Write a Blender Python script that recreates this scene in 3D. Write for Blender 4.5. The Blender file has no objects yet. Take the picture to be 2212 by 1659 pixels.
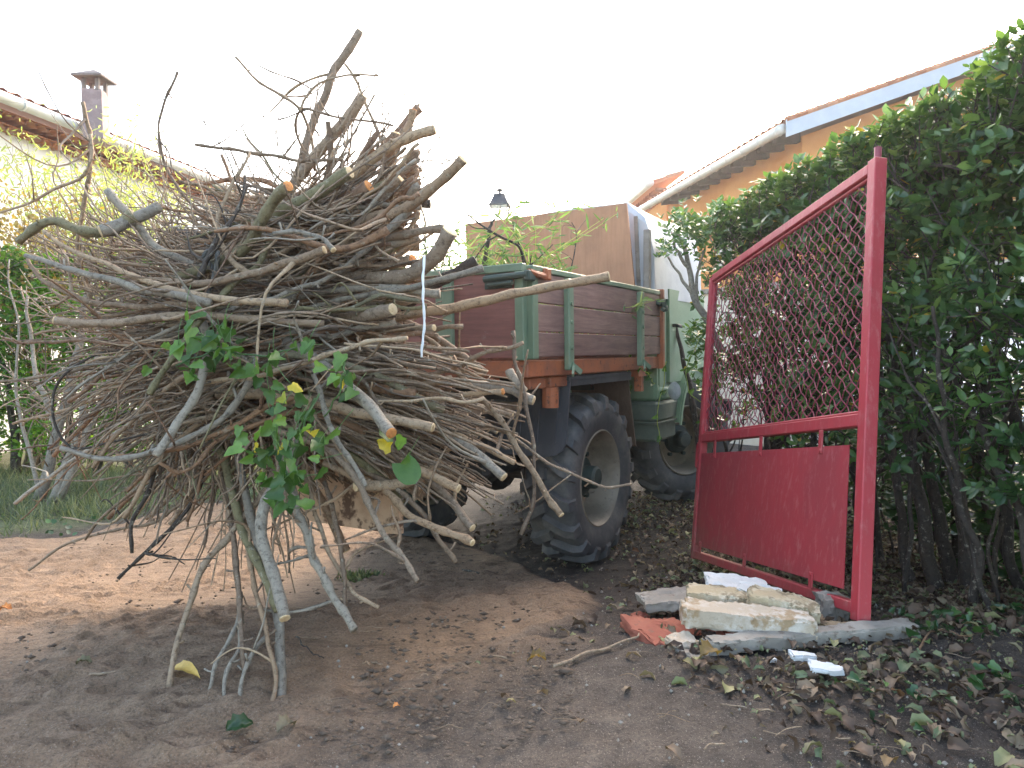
import bpy, math, random
import numpy as np
from mathutils import Vector, Matrix, noise
R = math.radians
rnd = random.Random(7)
rng = np.random.default_rng(7)
SC = bpy.context.scene
COL = SC.collection

# ------------------------------------------------------------------ camera
CAMZ, FPX, CX, CY = 1.30, 1537.0, 1106.0, 829.5        # focal length in units of a 2212 px wide picture
PITCH, ROLL = R(2.45), 0.0144
cf = Vector((0, math.cos(PITCH), -math.sin(PITCH)))
r0 = Vector((1, 0, 0)); u0 = Vector((0, math.sin(PITCH), math.cos(PITCH)))
cr = math.cos(ROLL) * r0 - math.sin(ROLL) * u0
cu = math.cos(ROLL) * u0 + math.sin(ROLL) * r0
CAM = Vector((0, 0, CAMZ))
cam = bpy.data.objects.new('camera', bpy.data.cameras.new('camera'))
COL.objects.link(cam)
m = Matrix((cr, cu, -cf)).transposed().to_4x4(); m.translation = CAM
cam.matrix_world = m
cam.data.sensor_width = 36.0
cam.data.lens = FPX / 2212 * 36
cam.data.clip_start = .05
cam.data.clip_end = 3000
SC.camera = cam

# ------------------------------------------------------------------ world, sun, exposure
SUN_AZ, SUN_EL = R(22), R(34)
w = bpy.data.worlds.new("World"); SC.world = w; w.use_nodes = True
bg = w.node_tree.nodes['Background']
sky = w.node_tree.nodes.new('ShaderNodeTexSky')
sky.sky_type = 'NISHITA'; sky.sun_disc = False
sky.sun_elevation = SUN_EL; sky.sun_rotation = SUN_AZ % (2 * math.pi)
sky.air_density = 1.0; sky.dust_density = 3.0; sky.ozone_density = 1.0
wb = w.node_tree.nodes.new('ShaderNodeMix'); wb.data_type = 'RGBA'; wb.blend_type = 'MULTIPLY'
wb.inputs[0].default_value = 1.0; wb.inputs[7].default_value = (1.08, 1.0, .87, 1)      # the photo's warm white balance
w.node_tree.links.new(sky.outputs[0], wb.inputs[6]); w.node_tree.links.new(wb.outputs[2], bg.inputs[0])
bg.inputs[1].default_value = 0.15
sl = bpy.data.lights.new('sun', 'SUN'); sl.energy = 0.5; sl.angle = R(60); sl.color = (1.0, .96, .90)
sun = bpy.data.objects.new('sun', sl); COL.objects.link(sun)
sdir = Vector((math.sin(SUN_AZ) * math.cos(SUN_EL), math.cos(SUN_AZ) * math.cos(SUN_EL), math.sin(SUN_EL)))
sun.rotation_euler = sdir.to_track_quat('Z', 'Y').to_euler()
sun.location = (0, 0, 30)
SC.view_settings.view_transform = 'Standard'
SC.view_settings.look = 'None'
SC.view_settings.gamma = 1.0
SC.view_settings.exposure = 2.75
SC.render.engine = 'CYCLES'
SC.cycles.max_bounces = 8
SC.cycles.transparent_max_bounces = 8
SC.cycles.use_denoising = True


def at(xv, yv, d):
    """the point at picture position (xv, yv) of the survey photo, d metres in front of the camera"""
    return CAM + d * (cf + (xv - CX) / FPX * cr - (yv - CY) / FPX * cu)


def sstep(a, b, x):
    t = np.clip((x - a) / (b - a), 0, 1)
    return t * t * (3 - 2 * t)


def G0(x, y):
    """large shape of the ground: a gentle ramp down to the truck"""
    return .29 * (1 - sstep(2.2, 4.3, y)) + .05 * np.clip((np.abs(x) - 2.2) / 3, 0, 1) * sstep(3, 5, y)


def gp(xv, yv):
    """ground point seen at (xv, yv)"""
    dr = (cf + (xv - CX) / FPX * cr - (yv - CY) / FPX * cu)
    d = 3.0
    for _ in range(40):
        p = CAM + d * dr
        z = float(G0(p.x, p.y))
        d = .5 * d + .5 * (z - CAMZ) / dr.z
    return CAM + d * dr


def gz(x, y):
    return float(G0(x, y))


# ------------------------------------------------------------------ object helpers
def tag(o, label=None, cat=None, group=None, kind=None):
    if label: o['label'] = label
    if cat: o['category'] = cat
    if group: o['group'] = group
    if kind: o['kind'] = kind
    return o


def empty(name, loc, rz=0, parent=None):
    o = bpy.data.objects.new(name, None)
    COL.objects.link(o)
    o.empty_display_size = .1
    o.location = loc; o.rotation_euler = (0, 0, rz)
    if parent: o.parent = parent
    return o


class MB:
    """collects shapes; build() links them as one mesh object"""
    def __init__(s):
        s.v = []; s.f = []; s.var = []; s.n = 0

    def add(s, verts, faces, var=.5):
        verts = np.asarray(verts, float).reshape(-1, 3)
        n = s.n
        s.v.append(verts); s.n += len(verts)
        s.f.extend(tuple(i + n for i in f) for f in faces)
        s.var.extend([var] * len(faces))

    def box(s, c, size, rot=None, var=.5, bev=0.0):
        hx, hy, hz = (q / 2 for q in size)
        if bev <= 0:
            V = np.array([(x, y, z) for x in (-hx, hx) for y in (-hy, hy) for z in (-hz, hz)])
            F = [(0, 1, 3, 2), (4, 6, 7, 5), (0, 4, 5, 1), (2, 3, 7, 6), (0, 2, 6, 4), (1, 5, 7, 3)]
        else:
            b = min(bev, hx * .9, hy * .9, hz * .9)
            V = []; idx = {}
            for sx in (-1, 1):
                for sy in (-1, 1):
                    for sz in (-1, 1):
                        for k in range(3):
                            p = [sx * (hx - b), sy * (hy - b), sz * (hz - b)]
                            p[k] = (sx * hx, sy * hy, sz * hz)[k]
                            idx[(sx, sy, sz, k)] = len(V); V.append(p)
            V = np.array(V); F = []
            I = lambda a, b_, c_, k: idx[(a, b_, c_, k)]
            for q in (-1, 1):
                F.append([I(q, -1, -1, 0), I(q, 1, -1, 0), I(q, 1, 1, 0), I(q, -1, 1, 0)][::q])
                F.append([I(-1, q, -1, 1), I(-1, q, 1, 1), I(1, q, 1, 1), I(1, q, -1, 1)][::q])
                F.append([I(-1, -1, q, 2), I(1, -1, q, 2), I(1, 1, q, 2), I(-1, 1, q, 2)][::q])
            for a in (-1, 1):
                for c_ in (-1, 1):
                    F.append([I(a, c_, -1, 0), I(a, c_, 1, 0), I(a, c_, 1, 1), I(a, c_, -1, 1)][::-a * c_])
                    F.append([I(a, -1, c_, 0), I(a, 1, c_, 0), I(a, 1, c_, 2), I(a, -1, c_, 2)][::a * c_])
                    F.append([I(-1, a, c_, 1), I(1, a, c_, 1), I(1, a, c_, 2), I(-1, a, c_, 2)][::-a * c_])
                    for d in (-1, 1):
                        F.append([I(a, c_, d, 0), I(a, c_, d, 1), I(a, c_, d, 2)][::a * c_ * d])
        if rot is not None:
            V = V @ np.array(rot)[:3, :3].T
        s.add(V + np.array(c), F, var)

    def bar(s, p, q, wd, h, up=(0, 0, 1), var=.5, bev=0.0, ext=0):
        """a rectangular bar from p to q, wd across and h along up"""
        p = Vector(p); q = Vector(q); d = (q - p); L = d.length; d.normalize()
        up = Vector(up); sx = d.cross(up).normalized(); uz = sx.cross(d)
        s.box((p + q) / 2, (wd, L + 2 * ext, h), Matrix((sx, d, uz)).transposed(), var, bev)

    def tube(s, P, rad, sides=6, var=.5, cap=True, flat=None):
        P = np.asarray(P, float); n = len(P)
        rad = np.broadcast_to(np.asarray(rad, float), (n,))
        T = np.gradient(P, axis=0)
        T /= np.linalg.norm(T, axis=1)[:, None] + 1e-12
        N = np.zeros_like(P)
        a = np.array((0, 0, 1.)) if abs(T[0, 2]) < .9 else np.array((1., 0, 0))
        v = np.cross(T[0], a)
        for i in range(n):
            v = v - T[i] * v.dot(T[i])
            v /= np.linalg.norm(v) + 1e-12
            N[i] = v
        B = np.cross(T, N)
        ang = np.arange(sides) * 2 * math.pi / sides
        V = P[:, None] + rad[:, None, None] * (np.cos(ang)[None, :, None] * N[:, None] + np.sin(ang)[None, :, None] * B[:, None])
        F = []
        for i in range(n - 1):
            for j in range(sides):
                k = (j + 1) % sides
                F.append((i * sides + j, i * sides + k, (i + 1) * sides + k, (i + 1) * sides + j))
        if cap:
            F.append(tuple(range(sides))[::-1]); F.append(tuple((n - 1) * sides + j for j in range(sides)))
        s.add(V.reshape(-1, 3), F, var)

    def lathe(s, prof, c=(0, 0, 0), axis='z', seg=32, var=.5, mat=None):
        """prof: list of (radius, height)"""
        n = len(prof); V = []; F = []
        for r_, h in prof:
            for j in range(seg):
                a = 2 * math.pi * j / seg
                V.append((r_ * math.cos(a), r_ * math.sin(a), h))
        V = np.array(V)
        if axis == 'x': V = V[:, [2, 0, 1]]
        if axis == 'y': V = V[:, [1, 2, 0]]
        if mat is not None: V = V @ np.array(mat)[:3, :3].T
        for i in range(n - 1):
            for j in range(seg):
                k = (j + 1) % seg
                F.append((i * seg + j, i * seg + k, (i + 1) * seg + k, (i + 1) * seg + j))
        s.add(V + np.array(c), F, var)

    def prism(s, poly, off, var=.5):
        """polygon (3D points) swept by the vector off"""
        P = np.array([tuple(p) for p in poly], float); n = len(P); o = np.array(tuple(off))
        F = [tuple(range(n))[::-1], tuple(range(n, 2 * n))]
        F += [(i, (i + 1) % n, n + (i + 1) % n, n + i) for i in range(n)]
        s.add(np.vstack([P, P + o]), F, var)

    def build(s, name, mat, parent=None, smooth=False, loc=None, world=False):
        """loc: the object's origin. world=True: shapes are in world space though there is a parent"""
        V = np.vstack(s.v)
        if world and parent is not None:
            M = PM(parent).inverted()
            V = V @ np.array(M)[:3, :3].T + np.array(M.translation)
        if loc is not None: V = V - np.array(tuple(loc))
        me = bpy.data.meshes.new(name)
        me.from_pydata(V.tolist(), [], s.f)
        at_ = me.attributes.new('var', 'FLOAT', 'FACE'); at_.data.foreach_set('value', np.array(s.var, np.float32))
        if smooth: me.polygons.foreach_set('use_smooth', [True] * len(me.polygons))
        me.update()
        o = bpy.data.objects.new(name, me); COL.objects.link(o)
        if mat: me.materials.append(mat)
        if loc is not None: o.location = loc
        if parent: o.parent = parent
        return o


def PM(o):
    """world matrix of an object without a depsgraph update"""
    M = Matrix.LocRotScale(o.location, o.rotation_euler, o.scale)
    return PM(o.parent) @ M if o.parent else M


def smooth_edges(o, ang=35):
    """shade smooth with sharp edges above ang"""
    me = o.data
    me.polygons.foreach_set('use_smooth', [True] * len(me.polygons))
    me.set_sharp_from_angle(angle=R(ang))
    return o


def spline(pts, n):
    """Catmull-Rom through pts, n samples"""
    P = np.array([tuple(p) for p in pts], float)
    if len(P) == 2:
        t = np.linspace(0, 1, n)[:, None]; return P[0] * (1 - t) + P[1] * t
    Q = np.vstack([2 * P[0] - P[1], P, 2 * P[-1] - P[-2]])
    out = []
    for u in np.linspace(0, len(P) - 1 - 1e-6, n):
        i = int(u); t = u - i
        a, b, c, d = Q[i], Q[i + 1], Q[i + 2], Q[i + 3]
        out.append(.5 * ((2 * b) + (c - a) * t + (2 * a - 5 * b + 4 * c - d) * t * t + (3 * b - a - 3 * c + d) * t ** 3))
    return np.array(out)


# leaf templates: (t along, s across, h up), faces
LEAF_V = np.array([(0, 0, 0), (.28, -.38, .03), (.3, 0, -.04), (.28, .38, .03), (.66, -.4, .02), (.66, 0, -.05), (.66, .4, .02), (1, 0, .0)])
LEAF_F = [(0, 2, 1), (0, 3, 2), (1, 2, 5, 4), (2, 3, 6, 5), (4, 5, 7), (5, 6, 7)]
IVY_V = np.array([(0, 0, 0), (-.12, -.3, .02), (.12, -.52, .06), (.34, -.36, .03), (.58, -.34, .05), (1, 0, -.04), (.58, .34, .05), (.34, .36, .03), (.12, .52, .06), (-.12, .3, .02), (.42, 0, -.05)])
IVY_V = IVY_V * np.array((1, 1, 2.6))
IVY_F = [(0, 10, 1), (1, 10, 2), (2, 10, 3), (3, 10, 4), (4, 10, 5), (5, 10, 6), (6, 10, 7), (7, 10, 8), (8, 10, 9), (9, 10, 0)]
DRY_V = np.array([(0, 0, 0), (.1, -.35, .12), (.3, 0, -.02), (.15, .4, .1), (.55, -.5, .2), (.5, 0, .02), (.6, .45, .12), (1, .05, .1)])
def leaf_shape(width, n=7, fold=.06, curl=.12, wavy=0.0, heart=0.0):
    """width(t): half width along the leaf; returns verts and faces of a folded, curled leaf"""
    V = []; F = []
    for i in range(n + 1):
        t = i / n; a = width(t)
        h = curl * math.sin(t * math.pi) - curl * .8 * t * t
        for k, sgn in enumerate((-1, -.5, 0, .5, 1)):
            wv = wavy * math.sin(i * 2.4 + k * 1.7)
            V.append((t - heart * (1 - t) ** 3 * abs(sgn) * 1.2, sgn * a, h + fold * abs(sgn) * (1 if a > 0 else 0) * min(1, a * 4) + wv))
    for i in range(n):
        for k in range(4):
            q = i * 5 + k; F.append((q, q + 1, q + 6, q + 5))
    return np.array(V, float), F


LONG_V, LONG_F = leaf_shape(lambda t: .5 * math.sin(math.pi * min(1, t ** .8)) ** .75 + .002, 9, .08, .16, .02)
HEART_V, HEART_F = leaf_shape(lambda t: .56 * (1 - (2 * t - .8) ** 2 / 1.5) ** .5 if t < .98 else .03, 9, .03, .05, .012, .16)
WITHER_V, WITHER_F = leaf_shape(lambda t: (.42 + .1 * math.sin(t * 19)) * math.sin(math.pi * (t * .96 + .02)) ** .6, 8, .22, .25, .09)
LIT_V, LIT_F = leaf_shape(lambda t: (.44 + .08 * math.sin(t * 9)) * math.sin(math.pi * (t * .94 + .03)) ** .7, 4, .15, .2, .06)
BLADE_V = np.array([(0, -.5, 0), (0, .5, 0), (.5, -.4, .0), (.5, .4, .0), (1, 0, -.22)])
BLADE_F = [(0, 1, 3, 2), (2, 3, 4)]


def leaf_cloud(name, mat, pos, axis, nrm, L, W, tv=LEAF_V, tf=LEAF_F, var=None, parent=None, loc=None, smooth=True, extra=None):
    """many leaves as one mesh (numpy); var: per leaf 0..1"""
    pos = np.asarray(pos, float); axis = np.asarray(axis, float); nrm = np.asarray(nrm, float)
    N = len(pos)
    axis = axis / (np.linalg.norm(axis, axis=1)[:, None] + 1e-9)
    nrm = nrm - axis * (nrm * axis).sum(1)[:, None]
    nrm = nrm / (np.linalg.norm(nrm, axis=1)[:, None] + 1e-9)
    b = np.cross(nrm, axis)
    L = np.broadcast_to(L, (N,)); W = np.broadcast_to(W, (N,))
    V = pos[:, None] + tv[None, :, 0, None] * axis[:, None] * L[:, None, None] + tv[None, :, 1, None] * b[:, None] * W[:, None, None] + tv[None, :, 2, None] * nrm[:, None] * L[:, None, None]
    nv = len(tv)
    V = V.reshape(-1, 3)
    if loc is not None: V = V - np.array(tuple(loc))
    tl = np.array([len(f) for f in tf]); flat = np.concatenate([np.array(f) for f in tf])
    loops = (np.arange(N)[:, None] * nv + flat[None]).reshape(-1)
    tot = np.tile(tl, N)
    start = np.concatenate([[0], np.cumsum(tot)[:-1]])
    me = bpy.data.meshes.new(name)
    me.vertices.add(len(V)); me.vertices.foreach_set('co', V.astype(np.float32).ravel())
    me.loops.add(len(loops)); me.loops.foreach_set('vertex_index', loops.astype(np.int32))
    me.polygons.add(len(tot)); me.polygons.foreach_set('loop_start', start.astype(np.int32))
    me.update(calc_edges=True)
    if var is None: var = rng.random(N)
    a = me.attributes.new('var', 'FLOAT', 'FACE'); a.data.foreach_set('value', np.repeat(var, len(tf)).astype(np.float32))
    if smooth: me.polygons.foreach_set('use_smooth', [True] * len(tot))
    me.validate()
    me.materials.append(mat)
    o = bpy.data.objects.new(name, me); COL.objects.link(o)
    if loc is not None: o.location = loc
    if parent: o.parent = parent
    return o


# ------------------------------------------------------------------ materials
def mat(name):
    m_ = bpy.data.materials.new(name); m_.use_nodes = True
    nt = m_.node_tree
    return m_, nt, nt.nodes['Principled BSDF']


def nd(nt, t, **kw):
    n = nt.nodes.new(t)
    for k, v in kw.items():
        if k in n.inputs.keys(): n.inputs[k].default_value = v
        else: setattr(n, k, v)
    return n


def ramp(nt, fac, stops):
    r_ = nt.nodes.new('ShaderNodeValToRGB')
    e = r_.color_ramp.elements
    e[0].position, e[0].color = stops[0][0], (*stops[0][1], 1)
    e[1].position, e[1].color = stops[-1][0], (*stops[-1][1], 1)
    for p, c in stops[1:-1]:
        x = e.new(p); x.color = (*c, 1)
    nt.links.new(fac, r_.inputs[0])
    return r_.outputs[0]


def mix(nt, fac, a, b, mode='MIX'):
    n = nt.nodes.new('ShaderNodeMix'); n.data_type = 'RGBA'; n.blend_type = mode
    for s_, v in ((n.inputs[0], fac), (n.inputs[6], a), (n.inputs[7], b)):
        if isinstance(v, (int, float)): s_.default_value = v
        elif isinstance(v, tuple): s_.default_value = (*v, 1)
        else: nt.links.new(v, s_)
    return n.outputs[2]


def tex(nt, scale, detail=4, rough=.6, sc=(1, 1, 1), dist=0.0, coord='Object'):
    tc = nt.nodes.new('ShaderNodeTexCoord'); mp = nt.nodes.new('ShaderNodeMapping')
    mp.inputs['Scale'].default_value = sc
    nt.links.new(tc.outputs[coord], mp.inputs[0])
    n = nd(nt, 'ShaderNodeTexNoise', Scale=scale, Detail=detail, Roughness=rough, Distortion=dist)
    nt.links.new(mp.outputs[0], n.inputs['Vector'])
    return n.outputs['Fac']


def bump(nt, bs, h, strength=.3, dist=.01):
    b = nd(nt, 'ShaderNodeBump', Strength=strength, Distance=dist)
    nt.links.new(h, b.inputs['Height']); nt.links.new(b.outputs[0], bs.inputs['Normal'])


def attr(nt, name='var'):
    a = nt.nodes.new('ShaderNodeAttribute'); a.attribute_name = name
    return a.outputs['Fac']


def m_worn(name, c, c2, c3=None, scale=6, rough=.55, metal=0, bstr=.15, sc=(1, 1, 1), thr=(.45, .62), spot=(.66, .70), spotscale=22):
    """a coat of colour c, weathered to c2 in patches, chipped or stained to c3 in small spots"""
    m_, nt, bs = mat(name)
    f = tex(nt, scale, 6, .65, sc)
    col = ramp(nt, f, [(thr[0], c), (thr[1], c2)])
    if c3:
        g = tex(nt, spotscale, 4, .7, sc)
        k = ramp(nt, g, [(spot[0], (0, 0, 0)), (spot[1], (1, 1, 1))])
        col = mix(nt, k, col, c3)
    nt.links.new(col, bs.inputs['Base Color'])
    bs.inputs['Roughness'].default_value = rough; bs.inputs['Metallic'].default_value = metal
    bump(nt, bs, tex(nt, scale * 8, 4, .7, sc), bstr, .004)
    return m_


def m_leaf(name, stops, rough=.35, trans=.3, spec=.5):
    m_, nt, bs = mat(name)
    col = ramp(nt, attr(nt), stops)
    g = tex(nt, 45, 4, .7)
    col = mix(nt, .6, col, mix(nt, g, (.35, .38, .35), (1.6, 1.55, 1.4)), 'MULTIPLY')
    nt.links.new(col, bs.inputs['Base Color'])
    bs.inputs['Roughness'].default_value = rough
    bs.inputs['Specular IOR Level'].default_value = spec
    tr = nt.nodes.new('ShaderNodeBsdfTranslucent')
    nt.links.new(mix(nt, 1.0, col, (1.5, 1.6, .7), 'MULTIPLY'), tr.inputs[0])
    ms = nt.nodes.new('ShaderNodeMixShader'); ms.inputs[0].default_value = trans
    nt.links.new(bs.outputs[0], ms.inputs[1]); nt.links.new(tr.outputs[0], ms.inputs[2])
    nt.links.new(ms.outputs[0], nt.nodes['Material Output'].inputs[0])
    return m_


def m_bark(name, stops, scale=9):
    m_, nt, bs = mat(name)
    oi = nt.nodes.new('ShaderNodeObjectInfo')
    f = tex(nt, scale, 6, .7)
    fine = tex(nt, 70, 4, .7)
    add = nd(nt, 'ShaderNodeMath', operation='ADD'); nt.links.new(attr(nt), add.inputs[0]); nt.links.new(oi.outputs['Random'], add.inputs[1])
    fr = nd(nt, 'ShaderNodeMath', operation='FRACT'); nt.links.new(add.outputs[0], fr.inputs[0])
    base = ramp(nt, fr.outputs[0], stops)
    col = mix(nt, .75, base, mix(nt, f, (.35, .34, .33), (1.55, 1.5, 1.45)), 'MULTIPLY')
    lich = ramp(nt, tex(nt, 34, 5, .75), [(.58, (0, 0, 0)), (.64, (.6, .6, .6))])
    col = mix(nt, lich, col, (.36, .33, .26))
    dk = ramp(nt, tex(nt, 55, 5, .8), [(.36, (.45, .42, .4)), (.5, (1, 1, 1))])
    col = mix(nt, 1.0, col, dk, 'MULTIPLY')
    nt.links.new(col, bs.inputs['Base Color'])
    bs.inputs['Roughness'].default_value = .8
    bump(nt, bs, fine, .8, .006)
    return m_


M = {}
M['bark'] = m_bark('bark', [(0, (.14, .10, .072)), (.2, (.32, .215, .13)), (.4, (.19, .13, .085)), (.6, (.43, .31, .195)), (.8, (.22, .168, .124)), (1, (.37, .255, .155))])
M['bark_grey'] = m_bark('bark_grey', [(0, (.25, .218, .175)), (.5, (.34, .297, .237)), (1, (.21, .184, .148))])
M['bark_red'] = m_bark('bark_red', [(0, (.22, .12, .065)), (.5, (.27, .155, .085)), (1, (.19, .115, .075))])
M['bark_green'] = m_bark('bark_green', [(0, (.17, .15, .075)), (.5, (.21, .18, .095)), (1, (.15, .135, .085))])
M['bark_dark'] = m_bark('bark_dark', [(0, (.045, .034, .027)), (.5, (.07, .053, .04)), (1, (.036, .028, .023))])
M['twig'] = m_bark('twig', [(0, (.12, .088, .066)), (.3, (.29, .205, .132)), (.55, (.18, .125, .086)), (.8, (.42, .31, .205)), (1, (.22, .165, .122))])
M['cut_pale'] = m_worn('cut_wood', (.62, .47, .28), (.5, .34, .18), None, 40, .8, bstr=.4)
M['cut_orange'] = m_worn('cut_orange_wood', (.62, .25, .07), (.45, .17, .05), None, 40, .8, bstr=.4)
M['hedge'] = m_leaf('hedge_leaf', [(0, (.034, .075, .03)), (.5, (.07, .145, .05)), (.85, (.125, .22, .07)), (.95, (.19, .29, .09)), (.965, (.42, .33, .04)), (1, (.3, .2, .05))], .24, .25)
M['hedge_light'] = m_leaf('light_hedge_leaf', [(0, (.04, .10, .012)), (.5, (.09, .2, .02)), (1, (.2, .34, .04))], .4, .45)
M['ivy'] = m_leaf('ivy_leaf', [(0, (.03, .075, .016)), (.5, (.075, .16, .034)), (.96, (.17, .3, .07)), (.965, (.55, .42, .03)), (1, (.6, .46, .04))], .4, .35)
M['ivy_dark'] = m_leaf('dark_ivy_leaf', [(0, (.02, .05, .018)), (.7, (.04, .1, .03)), (1, (.1, .18, .05))], .35, .15)
M['bamboo'] = m_leaf('bamboo_leaf', [(0, (.07, .14, .055)), (.6, (.14, .23, .095)), (1, (.32, .38, .22))], .45, .4)
M['willow'] = m_leaf('yellow_green_leaf', [(0, (.24, .32, .09)), (1, (.48, .48, .2))], .5, .45)
M['rust_leaf'] = m_leaf('rusty_leaf', [(0, (.2, .13, .05)), (.6, (.3, .22, .07)), (1, (.5, .3, .06))], .6, .35)
M['dry'] = m_leaf('dry_leaf', [(0, (.045, .027, .02)), (.35, (.095, .062, .046)), (.55, (.17, .12, .085)), (.68, (.24, .18, .125)), (.76, (.09, .11, .055)), (.9, (.17, .21, .12)), (.97, (.26, .24, .12)), (1, (.14, .05, .03))], .6, .1, .3)
M['yellow_leaf'] = m_leaf('yellow_leaf', [(0, (.62, .40, .10)), (1, (.7, .48, .14))], .5, .2)
M['grass'] = m_leaf('grass_blade', [(0, (.07, .095, .045)), (.6, (.13, .16, .08)), (1, (.28, .27, .16))], .5, .3)

# truck paints and woods
M['green'] = m_worn('green_paint', (.145, .205, .128), (.185, .245, .16), (.09, .10, .07), 5, .5, spot=(.68, .74))
M['cabgreen'] = m_worn('cab_green_paint', (.165, .255, .155), (.205, .30, .19), (.10, .12, .08), 4, .42, spot=(.72, .78))
M['darkgreen'] = m_worn('dark_green_steel', (.045, .065, .05), (.06, .08, .06), (.03, .03, .025), 6, .6)
M['stepgreen'] = m_worn('dusty_green_steel', (.09, .115, .085), (.13, .15, .115), (.16, .15, .12), 5, .7)
M['orange'] = m_worn('orange_paint', (.38, .115, .045), (.27, .095, .05), (.12, .05, .03), 7, .6, spot=(.58, .66))
M['black'] = m_worn('black_rubber', (.03, .032, .035), (.05, .053, .058), (.10, .10, .10), 5, .6, spot=(.7, .8))
M['flap'] = m_worn('worn_grey_black_plastic', (.055, .058, .066), (.08, .085, .095), (.15, .15, .15), 6, .45, sc=(1, 1, .4), spot=(.66, .78))
M['steel_dark'] = m_worn('dark_chassis_steel', (.018, .018, .018), (.03, .028, .026), None, 7, .7)
M['rim'] = m_worn('dusty_rim_paint', (.21, .175, .13), (.14, .115, .082), (.07, .052, .034), 5, .6, spot=(.6, .7))
M['hub'] = m_worn('hub_green', (.022, .034, .03), (.035, .05, .042), (.08, .07, .055), 9, .6)
M['canvas'] = m_worn('grey_canvas', (.44, .45, .47), (.52, .53, .55), (.33, .33, .34), 3, .6, bstr=.3)
M['disc'] = m_worn('dull_reflector', (.6, .6, .6), (.5, .5, .5), None, 30, .35)
M['redpaint'] = m_worn('red_gate_paint', (.38, .034, .045), (.32, .034, .044), (.42, .14, .13), 5, .42, spot=(.74, .8), spotscale=30)
M['redpanel'] = m_worn('red_panel_paint', (.37, .036, .047), (.31, .038, .047), (.43, .15, .14), 3.5, .5, sc=(1, 1, .35), spot=(.70, .86), spotscale=26)
M['redwire'] = m_worn('dark_red_wire', (.30, .05, .075), (.24, .045, .065), None, 9, .5)
M['tarboard'] = m_worn('muddy_board', (.52, .36, .24), (.42, .27, .17), (.11, .06, .035), 7, .85, spot=(.52, .6), spotscale=9, bstr=.4)
M['cable'] = m_worn('steel_cable', (.07, .065, .055), (.11, .1, .085), None, 40, .5)
M['string'] = m_worn('white_cord', (.72, .74, .76), (.8, .82, .84), None, 20, .6)
M['stake'] = m_worn('weathered_stake', (.22, .18, .15), (.28, .24, .2), None, 15, .8)


def m_gate(name, c, c2, pale):
    m_, nt, bs = mat(name)
    col = ramp(nt, tex(nt, 4, 6, .65, (1, 1, .4)), [(.4, c), (.62, c2)])
    k = ramp(nt, tex(nt, 34, 5, .75, (1, 1, .35)), [(.52, (0, 0, 0)), (.78, (.7, .7, .7))]); col = mix(nt, k, col, pale)
    r_ = ramp(nt, tex(nt, 16, 6, .8), [(.69, (0, 0, 0)), (.72, (.9, .9, .9))]); col = mix(nt, r_, col, (.10, .035, .02))
    tc = nt.nodes.new('ShaderNodeTexCoord'); sp = nt.nodes.new('ShaderNodeSeparateXYZ'); nt.links.new(tc.outputs['Object'], sp.inputs[0])
    mu = nd(nt, 'ShaderNodeMapRange'); mu.inputs[1].default_value = .30; mu.inputs[2].default_value = -.28; nt.links.new(sp.outputs[2], mu.inputs[0])
    ml = nd(nt, 'ShaderNodeMath', operation='MULTIPLY'); nt.links.new(mu.outputs[0], ml.inputs[0]); nt.links.new(tex(nt, 12, 6, .8), ml.inputs[1])
    col = mix(nt, ramp(nt, ml.outputs[0], [(.22, (0, 0, 0)), (.6, (.7, .7, .7))]), col, (.16, .10, .07))
    nt.links.new(col, bs.inputs['Base Color']); bs.inputs['Roughness'].default_value = .5
    bump(nt, bs, tex(nt, 60, 4, .7), .2, .003)
    return m_


M['redpaint'] = m_gate('red_gate_paint', (.45, .040, .052), (.38, .040, .05), (.52, .19, .18))
M['redpanel'] = m_gate('red_panel_paint', (.41, .040, .052), (.34, .042, .052), (.52, .20, .19))


def m_tyre():
    m_, nt, bs = mat('tyre_rubber')
    f = tex(nt, 5, 6, .7)
    col = ramp(nt, f, [(.35, (.042, .042, .045)), (.52, (.075, .073, .072)), (.72, (.15, .137, .12))])
    nt.links.new(col, bs.inputs['Base Color']); bs.inputs['Roughness'].default_value = .72
    bump(nt, bs, tex(nt, 60, 4, .7), .25, .004)
    return m_


M['tyre'] = m_tyre()


def m_plank(name, a, b, c, axis='y', pale=.0):
    m_, nt, bs = mat(name)
    sc = {'y': (10, .7, 10), 'x': (.7, 10, 10), 'z': (10, 10, .7)}[axis]
    f = tex(nt, 4, 8, .7, sc, .6)
    col = ramp(nt, f, [(.3, a), (.5, b), (.72, c)])
    g = tex(nt, 3.2, 5, .65)
    col = mix(nt, .7, col, mix(nt, g, (.45, .42, .42), (1.6, 1.55, 1.5)), 'MULTIPLY')
    vv = attr(nt)
    col = mix(nt, .8, col, mix(nt, vv, (.7, .68, .66), (1.25, 1.25, 1.25)), 'MULTIPLY')
    k = ramp(nt, tex(nt, 9, 6, .75), [(.64, (0, 0, 0)), (.76, (.5, .5, .5))])
    col = mix(nt, k, col, (.30, .24, .21))
    nt.links.new(col, bs.inputs['Base Color']); bs.inputs['Roughness'].default_value = .62
    bump(nt, bs, f, .35, .004)
    return m_


M['plank'] = m_plank('red_brown_planks', (.13, .072, .061), (.205, .12, .10), (.29, .188, .156), 'y')
M['tailwood'] = m_plank('red_brown_tailgate_wood', (.145, .056, .047), (.205, .082, .066), (.26, .115, .09), 'x')
M['ply'] = m_plank('orange_plywood', (.37, .175, .09), (.42, .205, .11), (.46, .235, .13), 'z')
M['brownflap'] = m_plank('brown_flap', (.06, .038, .027), (.085, .055, .038), (.11, .075, .055), 'z')

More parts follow.
